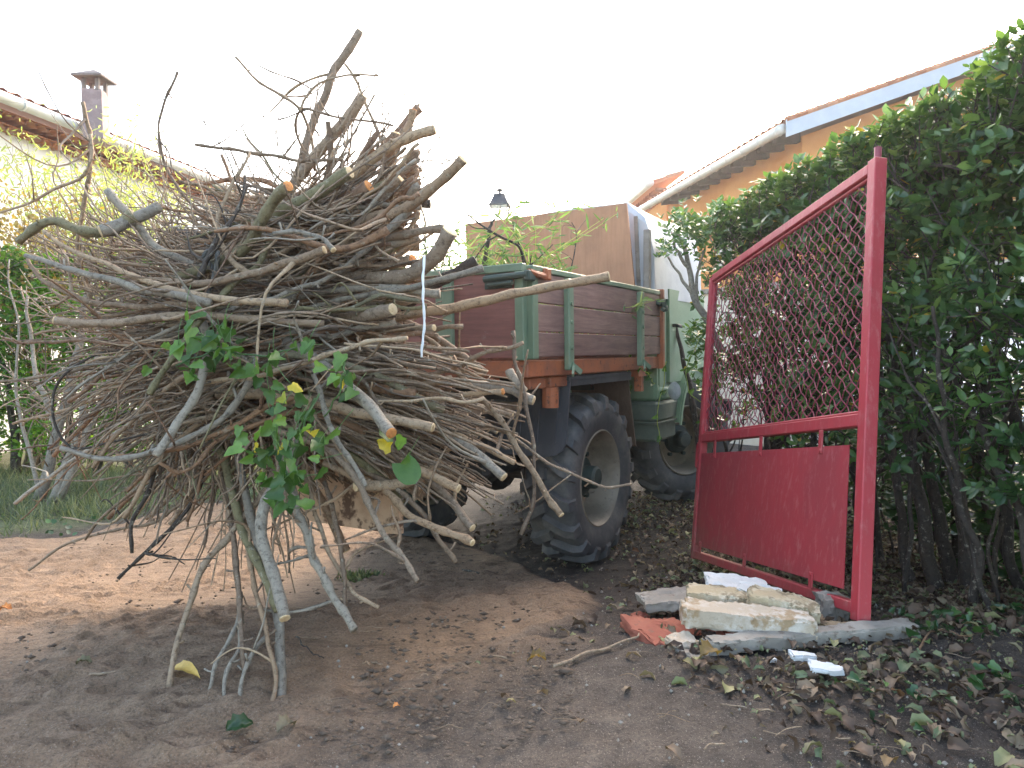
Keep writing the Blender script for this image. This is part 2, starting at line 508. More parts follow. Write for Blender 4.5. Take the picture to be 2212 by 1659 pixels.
# buildings
M['orange_wall'] = m_worn('orange_render', (.58, .245, .07), (.64, .29, .09), None, 1.2, .9, bstr=.2)
M['cream_wall'] = m_worn('cream_render', (.66, .57, .46), (.72, .64, .54), (.5, .42, .34), 1.5, .9, spot=(.66, .8), spotscale=6)
M['white_wall'] = m_worn('white_render', (.80, .79, .77), (.84, .83, .81), (.62, .56, .5), .8, .9, spot=(.66, .8), spotscale=3)
M['fascia'] = m_worn('grey_blue_fascia', (.42, .46, .53), (.47, .51, .58), None, 2, .5)
M['gutter'] = m_worn('pale_zinc_gutter', (.56, .55, .52), (.64, .62, .58), None, 3, .4)
M['rafter'] = m_worn('brown_rafter', (.05, .035, .028), (.075, .05, .04), None, 5, .8)
M['soffit'] = m_worn('soffit_boards', (.24, .17, .12), (.3, .21, .15), None, 5, .8)
M['chimney'] = m_worn('mauve_grey_brick', (.26, .19, .19), (.33, .25, .245), (.42, .36, .34), 9, .9)
M['capstone'] = m_worn('chimney_cap', (.16, .13, .12), (.22, .19, .17), None, 9, .9)
M['shutter'] = m_worn('brown_window_wood', (.26, .14, .08), (.32, .18, .1), None, 8, .7)
M['lampblack'] = m_worn('lamp_black', (.02, .025, .035), (.035, .04, .05), None, 9, .4)
M['carwhite'] = m_worn('white_car_paint', (.75, .77, .8), (.8, .82, .85), None, 2, .25)
M['carred'] = m_worn('red_lamp_plastic', (.6, .03, .02), (.5, .03, .02), None, 9, .3)
M['carglass'] = m_worn('car_glass', (.03, .04, .05), (.05, .06, .07), None, 3, .08)


def m_tile():
    m_, nt, bs = mat('roof_tile')
    col = ramp(nt, attr(nt), [(0, (.30, .10, .05)), (.4, (.44, .17, .08)), (.7, (.52, .24, .13)), (1, (.33, .17, .11))])
    col = mix(nt, .6, col, mix(nt, tex(nt, 8, 5), (.55, .5, .45), (1.4, 1.4, 1.4)), 'MULTIPLY')
    nt.links.new(col, bs.inputs['Base Color']); bs.inputs['Roughness'].default_value = .85
    return m_


M['tile'] = m_tile()
mg, nt, bs = mat('lamp_glass')
bs.inputs['Base Color'].default_value = (.8, .85, .9, 1); bs.inputs['Roughness'].default_value = .1; bs.inputs['Transmission Weight'].default_value = .8
M['glass'] = mg

# stones
M['limestone'] = m_worn('cream_limestone', (.44, .36, .27), (.58, .52, .45), (.34, .24, .14), 9, .9, spot=(.52, .62), spotscale=11, bstr=.9)
M['limeworn'] = m_worn('mossy_limestone', (.40, .32, .20), (.54, .47, .35), (.22, .17, .10), 9, .9, spot=(.52, .62), spotscale=16, bstr=.7)
M['plaster'] = m_worn('white_plaster', (.52, .51, .49), (.62, .61, .60), (.55, .52, .48), 6, .9, spot=(.66, .76), spotscale=16, bstr=.4)
M['concrete'] = m_worn('grey_concrete', (.25, .22, .185), (.33, .295, .25), (.17, .13, .10), 9, .95, spot=(.58, .68), bstr=.6)
M['brick'] = m_worn('terracotta_brick', (.27, .078, .048), (.32, .105, .065), (.2, .09, .06), 7, .9, spot=(.6, .7), bstr=.5)
M['mossbrick'] = m_worn('brown_stone', (.2, .13, .08), (.27, .2, .12), (.12, .1, .05), 9, .95, bstr=.6)
M['paper'] = m_worn('white_shard', (.60, .60, .60), (.54, .54, .54), None, 20, .7)


def m_ground():
    m_, nt, bs = mat('ground_soil')
    a = nt.nodes.new('ShaderNodeAttribute'); a.attribute_name = 'zone'
    sep = nt.nodes.new('ShaderNodeSeparateColor'); nt.links.new(a.outputs['Color'], sep.inputs[0])
    big = tex(nt, 1.6, 6, .6); mid = tex(nt, 9, 6, .7); fine = tex(nt, 110, 5, .75); grit = tex(nt, 260, 2, .5)
    sand = ramp(nt, mid, [(.3, (.20, .131, .081)), (.5, (.27, .18, .113)), (.72, (.34, .235, .155))])
    sand = mix(nt, .55, sand, mix(nt, big, (.6, .6, .6), (1.35, 1.33, 1.3)), 'MULTIPLY')
    tcs = nt.nodes.new('ShaderNodeTexCoord'); mps = nt.nodes.new('ShaderNodeMapping'); mps.inputs['Rotation'].default_value = (0, 0, R(-33)); mps.inputs['Scale'].default_value = (3.2, 13, 1)
    nt.links.new(tcs.outputs['Object'], mps.inputs[0])
    sn = nd(nt, 'ShaderNodeTexNoise', Scale=1.6, Detail=7, Roughness=.68, Distortion=.4); nt.links.new(mps.outputs[0], sn.inputs['Vector'])
    damp_shade = ramp(nt, sn.outputs['Fac'], [(.36, (.42, .37, .34)), (.47, (1, 1, 1))])  # moist streaks that also paint in the shade of tread ridges
    sand = mix(nt, ramp(nt, big, [(.35, (.35, .35, .35)), (.6, (.9, .9, .9))]), sand, mix(nt, 1.0, sand, damp_shade, 'MULTIPLY'))
    dirt = ramp(nt, mid, [(.3, (.032, .024, .019)), (.55, (.062, .047, .037)), (.75, (.11, .086, .067))])
    grey = ramp(nt, mid, [(.3, (.13, .10, .08)), (.55, (.185, .148, .118)), (.75, (.25, .205, .165))])
    col = mix(nt, sep.outputs[0], dirt, sand)
    col = mix(nt, sep.outputs[1], col, grey)
    grassy = ramp(nt, mid, [(.35, (.06, .065, .03)), (.6, (.10, .12, .05))])
    col = mix(nt, sep.outputs[2], col, grassy)
    gr = ramp(nt, grit, [(.62, (0, 0, 0)), (.70, (.6, .6, .6))])
    col = mix(nt, gr, col, (.42, .36, .30))
    dk = ramp(nt, fine, [(.32, (.42, .40, .38)), (.46, (.95, .95, .95)), (.6, (1.25, 1.22, 1.2))])
    col = mix(nt, .9, col, dk, 'MULTIPLY')
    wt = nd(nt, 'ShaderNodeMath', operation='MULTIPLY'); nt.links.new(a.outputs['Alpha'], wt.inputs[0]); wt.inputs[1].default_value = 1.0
    col = mix(nt, wt.outputs[0], col, mix(nt, 1.0, col, (.34, .32, .31), 'MULTIPLY'))  # soil tone darkened for wetness and for painted shade of the truck
    nt.links.new(col, bs.inputs['Base Color']); bs.inputs['Roughness'].default_value = .88
    b1 = nd(nt, 'ShaderNodeBump', Strength=.9, Distance=.03); nt.links.new(mid, b1.inputs['Height'])
    b2 = nd(nt, 'ShaderNodeBump', Strength=.9, Distance=.014); nt.links.new(fine, b2.inputs['Height']); nt.links.new(b1.outputs[0], b2.inputs['Normal'])
    nt.links.new(b2.outputs[0], bs.inputs['Normal'])
    return m_


M['ground'] = m_ground()


# ------------------------------------------------------------------ ground
def in_poly(px, py, poly):
    """signed distance: positive inside"""
    inside = np.zeros(px.shape, bool); d = np.full(px.shape, 1e9)
    n = len(poly)
    for i in range(n):
        x0, y0 = poly[i]; x1, y1 = poly[(i + 1) % n]
        c = ((y0 > py) != (y1 > py)) & (px < (x1 - x0) * (py - y0) / ((y1 - y0) + 1e-12) + x0)
        inside ^= c
        t = np.clip(((px - x0) * (x1 - x0) + (py - y0) * (y1 - y0)) / ((x1 - x0) ** 2 + (y1 - y0) ** 2 + 1e-12), 0, 1)
        d = np.minimum(d, np.hypot(px - x0 - t * (x1 - x0), py - y0 - t * (y1 - y0)))
    return np.where(inside, d, -d)


def vnoise(x, y, z=0.0):
    return np.array([noise.noise((a, b, z)) for a, b in zip(x.ravel(), y.ravel())]).reshape(x.shape)


def make_ground():
    fx = np.concatenate([[-160, -100, -60, -40, -20, -12, -9, -7.5], np.arange(-6.2, -3.2, .08), np.arange(-3.2, 3.6, .026), np.arange(3.6, 6, .15), [7, 9, 12, 20, 40, 80, 160]])
    fy = np.concatenate([[-120, -60, -30, -12, -5, -2, -.5, .3, .7], np.arange(.9, 5.4, .026), np.arange(5.4, 9, .07), [9.3, 10, 11, 12.5, 15, 20, 30, 60, 100, 160]])
    X, Y = np.meshgrid(fx, fy, indexing='xy')
    near = (np.abs(X) < 7) & (Y > .5) & (Y < 9.2)
    poly = [(p.x, p.y) for p in (gp(*q) for q in [(-700, 1215), (0, 1172), (150, 1160), (300, 1130), (420, 1095), (560, 1090), (700, 1130), (860, 1155), (1000, 1185), (1120, 1225), (1230, 1272), (1287, 1312), (1262, 1340), (1150, 1378), (1020, 1425), (900, 1462), (830, 1480), (760, 1560), (640, 1655)])] + [(-1.2, .6), (-4, .6)]
    wob = np.zeros_like(X)
    n1 = np.zeros_like(X); n2 = np.zeros_like(X); n3 = np.zeros_like(X); n4 = np.zeros_like(X)
    xs, ys = X[near], Y[near]
    wob[near] = vnoise(xs * 3, ys * 3, 1.5) * .05 + vnoise(xs * 9, ys * 9, 2.5) * .02
    sd = in_poly(X, Y, poly) + wob
    soft = np.where((X < .3) & (Y < 2.5), .35, .05)
    sandm = sstep(-soft, soft * .6, sd)
    sandm[~near] = 0
    # clods and tread marks: short ridges running across the view
    u = xs * .84 + ys * .54; v = -xs * .54 + ys * .84
    n1[near] = vnoise(u * 4.5 + .6 * n3[near], v * 11, 7.1)
    n2[near] = vnoise(u * 9, v * 26, 3.3)
    n3[near] = vnoise(xs * 1.3, ys * 1.3, 9.0)
    n4[near] = vnoise(xs * 22, ys * 22, 4.0)
    Z = G0(X, Y)
    rough = sstep(-.15, .2, n3 + .15)
    rid1 = (1 - np.abs(n1) * 2.2).clip(0, 1) ** 2; rid2 = (1 - np.abs(n2) * 2.4).clip(0, 1) ** 2
    Z = Z + near * (sandm * (.012 + rough * (.010 * n1 + .022 * rid1 + .020 * rid2) + .006 * n4 + .014 * n3)
                    + (1 - sandm) * (.02 * n3 + .012 * n4 + .010 * n2))
    # wheel ruts behind the truck
    Z = Z - 0.0
    Z = np.where(Y > 9.2, Z - .0, Z)
    greym = sstep(.25, -.5, sd) * sstep(2.6, 1.9, Y) * sstep(.9, .1, X) * near
    greym = np.maximum(greym, np.exp(-(sd / .016) ** 2) * ((X > -.45) & (X < .6) & (Y < 2.9) & (Y > 1.6)))
    grassm = sstep(.05, .5, -sd) * (X < -.6) * near
    grassm = np.maximum(grassm, ((Y > 9.2) & (X < 0)) * 1.0)
    V = np.stack([X, Y, Z], -1).reshape(-1, 3)
    nx, ny = len(fx), len(fy)
    I = np.arange(nx * ny).reshape(ny, nx)
    q = np.stack([I[:-1, :-1], I[:-1, 1:], I[1:, 1:], I[1:, :-1]], -1).reshape(-1, 4)
    me = bpy.data.meshes.new('ground')
    me.vertices.add(len(V)); me.vertices.foreach_set('co', V.astype(np.float32).ravel())
    me.loops.add(q.size); me.loops.foreach_set('vertex_index', q.astype(np.int32).ravel())
    me.polygons.add(len(q)); me.polygons.foreach_set('loop_start', (np.arange(len(q)) * 4).astype(np.int32))
    me.update(calc_edges=True)
    me.polygons.foreach_set('use_smooth', [True] * len(q))
    a = me.color_attributes.new('zone', 'FLOAT_COLOR', 'POINT')
    wet_shade = np.exp(-(((X - .15) / 1.5) ** 2 + ((Y - 5.7) / 2.2) ** 2) ** 2) * (1 - sandm) * near  # ellipse around the truck: wet soil plus the truck's shade, put into colour
    c = np.stack([sandm, greym * .45, grassm, wet_shade], -1).astype(np.float32)
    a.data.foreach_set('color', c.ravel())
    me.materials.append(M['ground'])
    o = bpy.data.objects.new('ground', me); COL.objects.link(o)
    o['kind'] = 'structure'; o['label'] = 'brown sandy driveway and dark leafy soil of the yard'
    return poly


SAND = make_ground()


# ------------------------------------------------------------------ houses
def tile_run(mb, p, up, out, n_across, step, length, rad, rows=1):
    """rows of half-round canal tiles laid up a slope from p: out = direction along the eave, up = up the slope"""
    p = Vector(p); up = Vector(up).normalized(); out = Vector(out).normalized(); nn = out.cross(up)
    if nn.z < 0: nn = -nn
    k = 7
    for i in range(n_across):
        base = p + out * (i * step)
        rows_ = rows
        for r_ in range(rows_):
            a = base + up * (length / rows_ * r_); b = base + up * (length / rows_ * (r_ + 1) + .05)
            V = []; 
            for q, rr, lift in ((a, rad, .02), (b, rad * .85, 0.0)):
                for j in range(k):
                    t = math.pi * j / (k - 1)
                    V.append(q + out * (rr * math.cos(t)) + nn * (rr * math.sin(t) + lift))
            F = [(j, j + 1, k + j + 1, k + j) for j in range(k - 1)]
            mb.add([tuple(v) for v in V], F, rnd.random())


def left_house():
    # eave line seen along the left edge of the picture
    A = at(-150, 152, 8.3); B = at(640, 455, 17.0)
    B.z = A.z = 4.72
    d = (B - A).normalized(); back = Vector((-d.y, d.x, 0))
    if back.x > 0: back = -back
    h = empty('white_house', (A.x, A.y, 0))
    tag(h, 'white house with red canal tile roof and tall chimney behind the left hedge', 'house')
    wall = MB()
    w0 = A + back * .45; w1 = B + back * .45
    p = [Vector((w0.x, w0.y, -.1)), Vector((w1.x, w1.y, -.1)), Vector((w1.x, w1.y, 4.55)), Vector((w0.x, w0.y, 4.55))]
    wall.prism(p, back * 6)
    wall.build('wall', M['white_wall'], h, world=True)
    slope = (back * 1 + Vector((0, 0, .34))).normalized()
    rf = MB()
    L = (B - A).length
    rf.prism([A + Vector((0, 0, -.02)), B + Vector((0, 0, -.02)), B + slope * 3.6 + Vector((0, 0, -.02)), A + slope * 3.6 + Vector((0, 0, -.02))], (0, 0, -.06), .6)
    tile_run(rf, A + d * .1, slope, d, int(L / .21), .21, 3.6, .095, 6)
    roof = rf.build('roof', M['tile'], h, world=True)
    # two scalloped rows of tiles under the eave
    cn = MB()
    for row, (dz, o) in enumerate(((-.17, .16), (-.30, .28))):
        s = A + back * (o - .02) + Vector((0, 0, dz))
        cn.prism([s + Vector((0, 0, .055)), s + d * L + Vector((0, 0, .055)), s + d * L + back * (.5 - o), s + back * (.5 - o)], (0, 0, .012), .5)
        for i in range(int(L / .19)):
            q = s + d * (i * .19)
            V = []; k = 7
            for dep in (0, .3):
                for j in range(k):
                    t = math.pi * j / (k - 1)
                    V.append(tuple(q + back * dep + d * (.085 * math.cos(t)) + Vector((0, 0, -.02 + .07 * math.sin(t)))))
            cn.add(V, [(j, j + 1, k + j + 1, k + j) for j in range(k - 1)], rnd.random())
    cn.build('tile_cornice', M['tile'], h, world=True)
    gt = MB()
    ga = A - back * .07 + Vector((0, 0, -.03)); gb = B - back * .07 + Vector((0, 0, -.03))
    gt.tube(spline([ga, gb], 24), .075, 10)
    for i in range(9):
        q = ga + (gb - ga) * (i / 9 + .02)
        gt.tube([tuple(q - d * .02), tuple(q + d * .02)], .084, 10)
    gt.build('gutter', M['gutter'], h, smooth=True, world=True)
    # chimney
    c = at(209, 300, 10.4)
    top = at(209, 185, 10.4).z
    wd = .27
    ch = MB()
    ch.box((c.x, c.y, (top + 4.6) / 2 - .1), (wd, wd, top - 4.6), Matrix.Rotation(R(10), 3, 'Z'))
    co = ch.build('chimney', M['chimney'], h, world=True)
    cp = MB()
    for sx in (-1, 1):
        for sy in (-1, 1):
            cp.box((c.x + sx * .10, c.y + sy * .10, top - .02), (.05, .05, .2))
    s = .215; z0 = top + .06
    base = [Vector((c.x + a * s, c.y + b * s, z0)) for a, b in ((-1, -1), (1, -1), (1, 1), (-1, 1))]
    V = [tuple(q) for q in base] + [tuple(q + Vector((0, 0, .03))) for q in base] + [(c.x, c.y, z0 + .16)]
    cp.add(V, [(3, 2, 1, 0), (0, 1, 5, 4), (1, 2, 6, 5), (2, 3, 7, 6), (3, 0, 4, 7), (4, 5, 8), (5, 6, 8), (6, 7, 8), (7, 4, 8)])
    k = cp.build('chimney_cap', M['capstone'], h, world=True)
    k.location = Vector(k.location) - Vector(co.location); k.parent = co
    wd_ = MB()
    # a window with frame low on the white wall
    q = A + d * 4.2 + back * .43
    for dz in (1.0, 2.2):
        wd_.bar(q + Vector((0, 0, dz - q.z + .6)), q + d * 1.0 + Vector((0, 0, dz - q.z + .6)), .05, .07)
    for t in (0, .5, 1.0):
        wd_.bar(q + d * t + Vector((0, 0, 1.6 - q.z + .04)), q + d * t + Vector((0, 0, 2.76 - q.z)), .05, .06, up=d)
    win = wd_.build('window', M['shutter'], h, world=True)
    pn = MB(); pn.bar(q + back * .01 + Vector((0, 0, 2.2 - q.z)), q + d * 1.0 + back * .01 + Vector((0, 0, 2.2 - q.z)), .02, 1.1)
    g = pn.build('pane', M['carglass'], h, world=True); g.parent = win


left_house()


def right_house():
    A = at(1702, 280, 12.0); ez = A.z          # near corner of the eave
    B = at(1395, 455, 18.5); B.z = ez
    d = (B - A).normalized()                   # along the eave, away from the camera
    side = Vector((d.y, -d.x, 0))
    if side.x < 0: side = -side                # into the house
    h = empty('orange_house', (A.x, A.y, 0))
    tag(h, 'orange rendered house with grey fascia and exposed rafters beyond the big hedge', 'house')
    over = .55
    L = (B - A).length
    tp = .36
    W = 8.0
    wa = A + side * over + d * .45
    wl = MB()
    prof = [wa + Vector((0, 0, -ez)), wa + side * W + Vector((0, 0, -ez)), wa + side * W + Vector((0, 0, .1)), wa + side * W / 2 + Vector((0, 0, .05 + tp * W / 2)), wa + Vector((0, 0, .05))]
    wl.prism(prof, d * (L - .6))
    wl.build('wall', M['orange_wall'], h, world=True)
    up = (side + Vector((0, 0, tp))).normalized()
    half = (W / 2 + over) * math.sqrt(1 + tp * tp)
    rf = MB()
    rf.prism([A + Vector((0, 0, .1)), A + up * half + Vector((0, 0, .1)), A + up * half + d * L + Vector((0, 0, .1)), A + d * L + Vector((0, 0, .1))], (0, 0, -.05), .5)
    up2 = (-side + Vector((0, 0, tp))).normalized()
    A2 = A + side * (W + 2 * over)
    rf.prism([A2 + Vector((0, 0, .1)), A2 + d * L + Vector((0, 0, .1)), A2 + up2 * half + d * L + Vector((0, 0, .1)), A2 + up2 * half + Vector((0, 0, .1))], (0, 0, -.05), .5)
    tile_run(rf, A + d * .12 + Vector((0, 0, .1)), up, d, int(L / .22), .22, half, .09, 9)
    rf.build('roof', M['tile'], h, world=True)
    sf = MB()
    sf.prism([A + side * .05 + Vector((0, 0, .03)), A + side * (over - .003) + Vector((0, 0, .03 + tp * over)), A + side * (over - .003) + d * L + Vector((0, 0, .03 + tp * over)), A + side * .05 + d * L + Vector((0, 0, .03))], (0, 0, .012))
    sf.build('soffit', M['soffit'], h, world=True)
    # verge board up the gable
    fb = MB()
    a = A - d * .03 - side * .04 + Vector((0, 0, -.13)); b = a + up * half
    fb.prism([a, b, b + Vector((0, 0, .29)), a + Vector((0, 0, .29))], d * .03)
    b2 = A2 - d * .03 + Vector((0, 0, -.13))
    fb.prism([b2, b2 + Vector((0, 0, .29)), b + Vector((0, 0, .29)), b], d * .03)
    fb.build('fascia', M['fascia'], h, world=True)
    vt = MB()
    for i in range(22):
        q = a + up * (i * .2) + Vector((0, 0, .30)) + d * .02
        if (q - a).length < half: vt.tube([tuple(q), tuple(q + up * .25 + Vector((0, 0, -.01)))], [.05, .042], 6, rnd.random())
    vt.build('verge_tiles', M['tile'], h, world=True)
    gt = MB()
    g0 = A - side * .06 + Vector((0, 0, .03)) + d * .05
    gt.tube(spline([g0, g0 + d * L], 20), .085, 10)
    for i in range(12): gt.tube([tuple(g0 + d * (i * .6 + .1)), tuple(g0 + d * (i * .6 + .13))], .095, 10)
    gt.build('gutter', M['gutter'], h, smooth=True, world=True)
    n = 11
    for i in range(n):
        q = A + d * (.5 + i * (L - 1) / n)
        rb = MB(); rb.prism([q + side * .06 + Vector((0, 0, .02)), q + side * .06 + Vector((0, 0, -.09)), q + side * (over) + Vector((0, 0, -.04)), q + side * (over) + Vector((0, 0, tp * over + .0))], d * .12)
        rb.build('rafter', M['rafter'], h, world=True)
    # window on the long wall
    for off in (2.35, 4.4):
        q = wa + d * off - side * .02
        wm = MB()
        for zz in (ez - 1.95, ez - .62): wm.bar(q + Vector((0, 0, zz - q.z)), q + d * .95 + Vector((0, 0, zz - q.z)), .08, .09)
        for t in (.04, .475, .91): wm.bar(q + d * t + Vector((0, 0, ez - 1.9 - q.z)), q + d * t + Vector((0, 0, ez - .67 - q.z)), .08, .08, up=d)
        wi = wm.build('window', M['shutter'], h, world=True)
        pm = MB(); pm.bar(q + Vector((0, 0, ez - 1.28 - q.z)), q + d * .95 + Vector((0, 0, ez - 1.28 - q.z)), .02, 1.24)
        pp = pm.build('pane', M['carglass'], h, world=True); pp.parent = wi


right_house()


def far_house():
    A = at(1345, 452, 22.0)
    h = empty('tiled_house', (A.x, A.y, 0))
    tag(h, 'small far house with pale gutter and scalloped tiles past the orange house', 'house')
    d = (at(1500, 368, 15.5) - A); d.z = 0; d.normalize()
    ez = A.z
    side = Vector((d.y, -d.x, 0))
    if side.x < 0: side = -side
    L = 3.4
    wl = MB(); wa = A + side * .5 - d * .5
    wl.prism([wa + Vector((0, 0, -ez)), wa + side * 1.4 + Vector((0, 0, -ez)), wa + side * 1.4 + Vector((0, 0, -.1)), wa + Vector((0, 0, -.1))], d * L)
    wl.build('wall', M['orange_wall'], h, world=True)
    up = (side + Vector((0, 0, .36))).normalized()
    rf = MB()
    rf.prism([A, A + up * .9 + d * .3, A + up * .9 + d * L, A + d * L], (0, 0, -.05), .5)
    tile_run(rf, A + d * .1, up, d, int(L / .22), .22, .9, .1, 2)
    rf.build('roof', M['tile'], h, world=True)
    g = MB(); g0 = A - side * .07
    g.tube(spline([g0, g0 + d * L], 10), .09, 10)
    g.build('gutter', M['gutter'], h, smooth=True, world=True)
    cn = MB()
    for dz, o in ((-.16, .12), (-.3, .3)):
        for i in range(int(L / .2)):
            q = A + d * (i * .2) + side * o + Vector((0, 0, dz)); V = []; k = 6
            for dep in (0, .3):
                for j in range(k):
                    t = math.pi * j / (k - 1); V.append(tuple(q + side * dep + d * (.09 * math.cos(t)) + Vector((0, 0, .08 * math.sin(t)))))
            cn.add(V, [(j, j + 1, k + j + 1, k + j) for j in range(k - 1)], rnd.random())
    cn.build('tile_cornice', M['tile'], h, world=True)


far_house()


def walls():
    # pale garden wall behind the hedge and the truck's cab
    a = at(1400, 700, 11.0); b = at(2600, 700, 6.0)
    mb = MB()
    d = (b - a); d.z = 0; d.normalize(); n = Vector((-d.y, d.x, 0))
    p = [Vector((a.x, a.y, -.1)), Vector((b.x, b.y, -.1)), Vector((b.x, b.y, 2.1)), Vector((a.x, a.y, 2.1))]
    mb.prism(p, n * .25)
    c = MB()
    c.prism([Vector((a.x, a.y, 2.103)) - n * .04, Vector((b.x, b.y, 2.103)) - n * .04, Vector((b.x, b.y, 2.17)) - n * .04, Vector((a.x, a.y, 2.17)) - n * .04], n * .33)
    o = empty('garden_wall', (a.x, a.y, 0)); tag(o, 'pale cream garden wall glimpsed through and beyond the big hedge', 'wall')
    mb.build('wall_face', M['cream_wall'], o, world=True); c.build('coping', M['concrete'], o, world=True)


walls()


def parked_car():
    """white car glimpsed through the bare stems of the hedge"""
    c = at(2075, 905, 6.4)
    o = empty('parked_car', (c.x + .9, c.y + .55, 0.0), R(20))
    tag(o, 'white parked car with a red tail lamp glimpsed through the hedge', 'car')
    b = MB()
    sec = [(-2.0, .35), (-2.05, .75), (-1.95, .95), (-1.1, 1.0), (-.5, 1.38), (.75, 1.42), (1.45, 1.05), (1.95, .98), (2.0, .4), (1.75, .3), (1.5, .45), (1.2, .45), (.95, .3), (-.95, .3), (-1.2, .45), (-1.5, .45), (-1.75, .3)]
    b.prism([(x, -.8, z) for x, z in sec], (0, 1.6, 0))
    smooth_edges(b.build('body', M['carwhite'], o))
    for y in (-.81, .808):
        g = MB(); g.prism([(-.95, y, 1.02), (-.45, y, 1.3), (.7, y, 1.34), (1.25, y, 1.05)], (0, .004, 0)); g.build('side_window', M['carglass'], o)
    for y in (-.62, .62):
        t = MB(); t.box((-2.04, y, .82), (.06, .3, .2), bev=.02); t.build('tail_lamp', M['carred'], o)
    for x in (-1.35, 1.08):
        for y in (-.74, .74):
            wl = MB(); wl.lathe([(.0, -.1), (.28, -.1), (.31, -.06), (.31, .06), (.28, .1), (0, .1)], (x, y, .31), 'y', 24)
            wl.build('wheel', M['tyre'], o)


parked_car()


def street_lamp():
    c = at(1080, 440, 11.5)
    o = empty('street_lamp', (c.x, c.y, 0))
    tag(o, 'black four sided lantern on a post beyond the truck', 'street lamp')
    z = c.z
    k = MB()
    for (r0_, r1_, z0, z1) in ((.165, .165, z - .04, z - .02), (.15, .085, z - .02, z + .13), (.095, .08, z + .13, z + .15)):
        s = math.sqrt(2)
        k.lathe([(0.001, z0), (r0_ * s, z0), (r1_ * s, z1), (0.001, z1)], (0, 0, 0), 'z', 4)
    k.lathe([(.02, z + .15), (.018, z + .19), (.05, z + .205), (.055, z + .225), (.02, z + .245), (.001, z + .25)], (0, 0, 0), 'z', 10)
    cp = k.build('lantern_cap', M['lampblack'], o); cp.rotation_euler = (0, 0, R(38))
    g = MB(); g.lathe([(.001, z - .4), (.11, z - .4), (.19, z - .045), (.001, z - .045)], (0, 0, 0), 'z', 4)
    gl = g.build('lantern_glass', M['glass'], o); gl.rotation_euler = (0, 0, R(38))
    f = MB()
    for i in range(4):
        a = R(38 + 90 * i)
        f.tube([(.115 * math.cos(a), .115 * math.sin(a), z - .41), (.2 * math.cos(a), .2 * math.sin(a), z - .04)], .009, 5)
    f.lathe([(.001, z - .47), (.05, z - .47), (.13, z - .42), (.13, z - .4), (.001, z - .4)], (0, 0, 0), 'z', 8)
    f.build('lantern_frame', M['lampblack'], o)
    p = MB(); p.lathe([(.11, 0), (.11, .25), (.07, .3), (.055, 1.0), (.04, z - .5), (.03, z - .45)], (0, 0, 0), 'z', 12)
    p.build('post', M['lampblack'], o, smooth=True)


street_lamp()

# ------------------------------------------------------------------ truck
T = at(1310, 1210, 4.4); T.z = 0
TRUCK = empty('utility_truck', T, R(-31))
tag(TRUCK, 'old green four wheel drive truck with wooden drop side bed and grey canvas cab', 'truck')


def tpart(mb, name, m_, smooth=False, parent=TRUCK):
    o = mb.build(name, m_, parent)
    if smooth: smooth_edges(o)
    return o


BW = 1.62                                     # bed width; x runs from -BW to 0, y forward, rear axle at y = 0
BX0, BX1, BY0, BY1 = -BW, .0, -.95, .98
BZ, TZ = 1.265, 1.72


def wheel(x, y, steer=0, dia=1.05, flip=1):
    w_ = empty('wheel', (x, y, dia / 2), 0, TRUCK)
    w_.rotation_euler = (0, 0, R(steer))
    r_ = dia / 2; hw = .155
    t = MB()
    prof = [(.285, .10), (.30, .135), (.36, .158), (.42, .160), (.455, .150), (.474, .128), (.480, .10), (.486, .0)]
    prof = prof + [(a, -b) for a, b in prof[-2::-1]]
    t.lathe([(a * r_ / .525, b) for a, b in prof], (0, 0, 0), 'x', 56)
    nl = 17
    for sgn in (-1, 1):
        for i in range(nl):
            a0 = 2 * math.pi * (i + (.5 if sgn > 0 else 0)) / nl
            # a lug from the middle out and down over the shoulder
            path = [(-.012, .486, 0), (.05, .486, .07), (.105, .482, .14), (.152, .464, .185), (.166, .425, .20)]
            dl = .074
            V = []
            for (px, pr, da) in path:
                for (e, hgt) in ((-.5, 0), (-.36, 1), (.36, 1), (.5, 0)):
                    hh = .044 if px < .14 else (.040 if px < .16 else .012)
                    rr = (pr - .012 + hgt * (hh + .008)) * r_ / .525
                    xx = px if px < .14 else px + hgt * .010 - .008
                    a = a0 + da + e * dl / pr
                    V.append((sgn * xx, rr * math.cos(a), rr * math.sin(a)))
            n = len(path); F = []
            for k in range(n - 1):
                for j in range(3):
                    F.append((k * 4 + j, k * 4 + j + 1, (k + 1) * 4 + j + 1, (k + 1) * 4 + j))
            F.append((0, 1, 2, 3)); F.append(tuple((n - 1) * 4 + j for j in (3, 2, 1, 0)))
            t.add(V, F)
    ty = t.build('tyre', M['tyre'], w_); smooth_edges(ty, 40)
    rm = MB()
    e = flip
    rm.lathe([(q, e * h) for q, h in [(.292, .118), (.300, .135), (.292, .140), (.276, .120), (.268, .08), (.262, -.02), (.25, -.05), (.21, -.055), (.17, -.03), (.135, -.02), (.10, -.02), (.001, -.02)]], (0, 0, 0), 'x', 48)
    rm.lathe([(q, e * h) for q, h in [(.292, -.12), (.262, -.1), (.262, -.02)]], (0, 0, 0), 'x', 48)
    ro = rm.build('rim', M['rim'], w_); smooth_edges(ro, 40)
    hb = MB()
    hb.lathe([(q, e * h) for q, h in [(.125, -.019), (.12, .02), (.075, .035), (.07, .10), (.055, .115), (.001, .118)]], (0, 0, 0), 'x', 20)
    for i in range(6):
        a = 2 * math.pi * i / 6
        hb.lathe([(.017, -.018 * e), (.017, .012 * e), (.001, .012 * e)], (0, .15 * math.cos(a), .15 * math.sin(a)), 'x', 6)
    ho = hb.build('hub', M['hub'], w_); smooth_edges(ho, 40)
    return w_


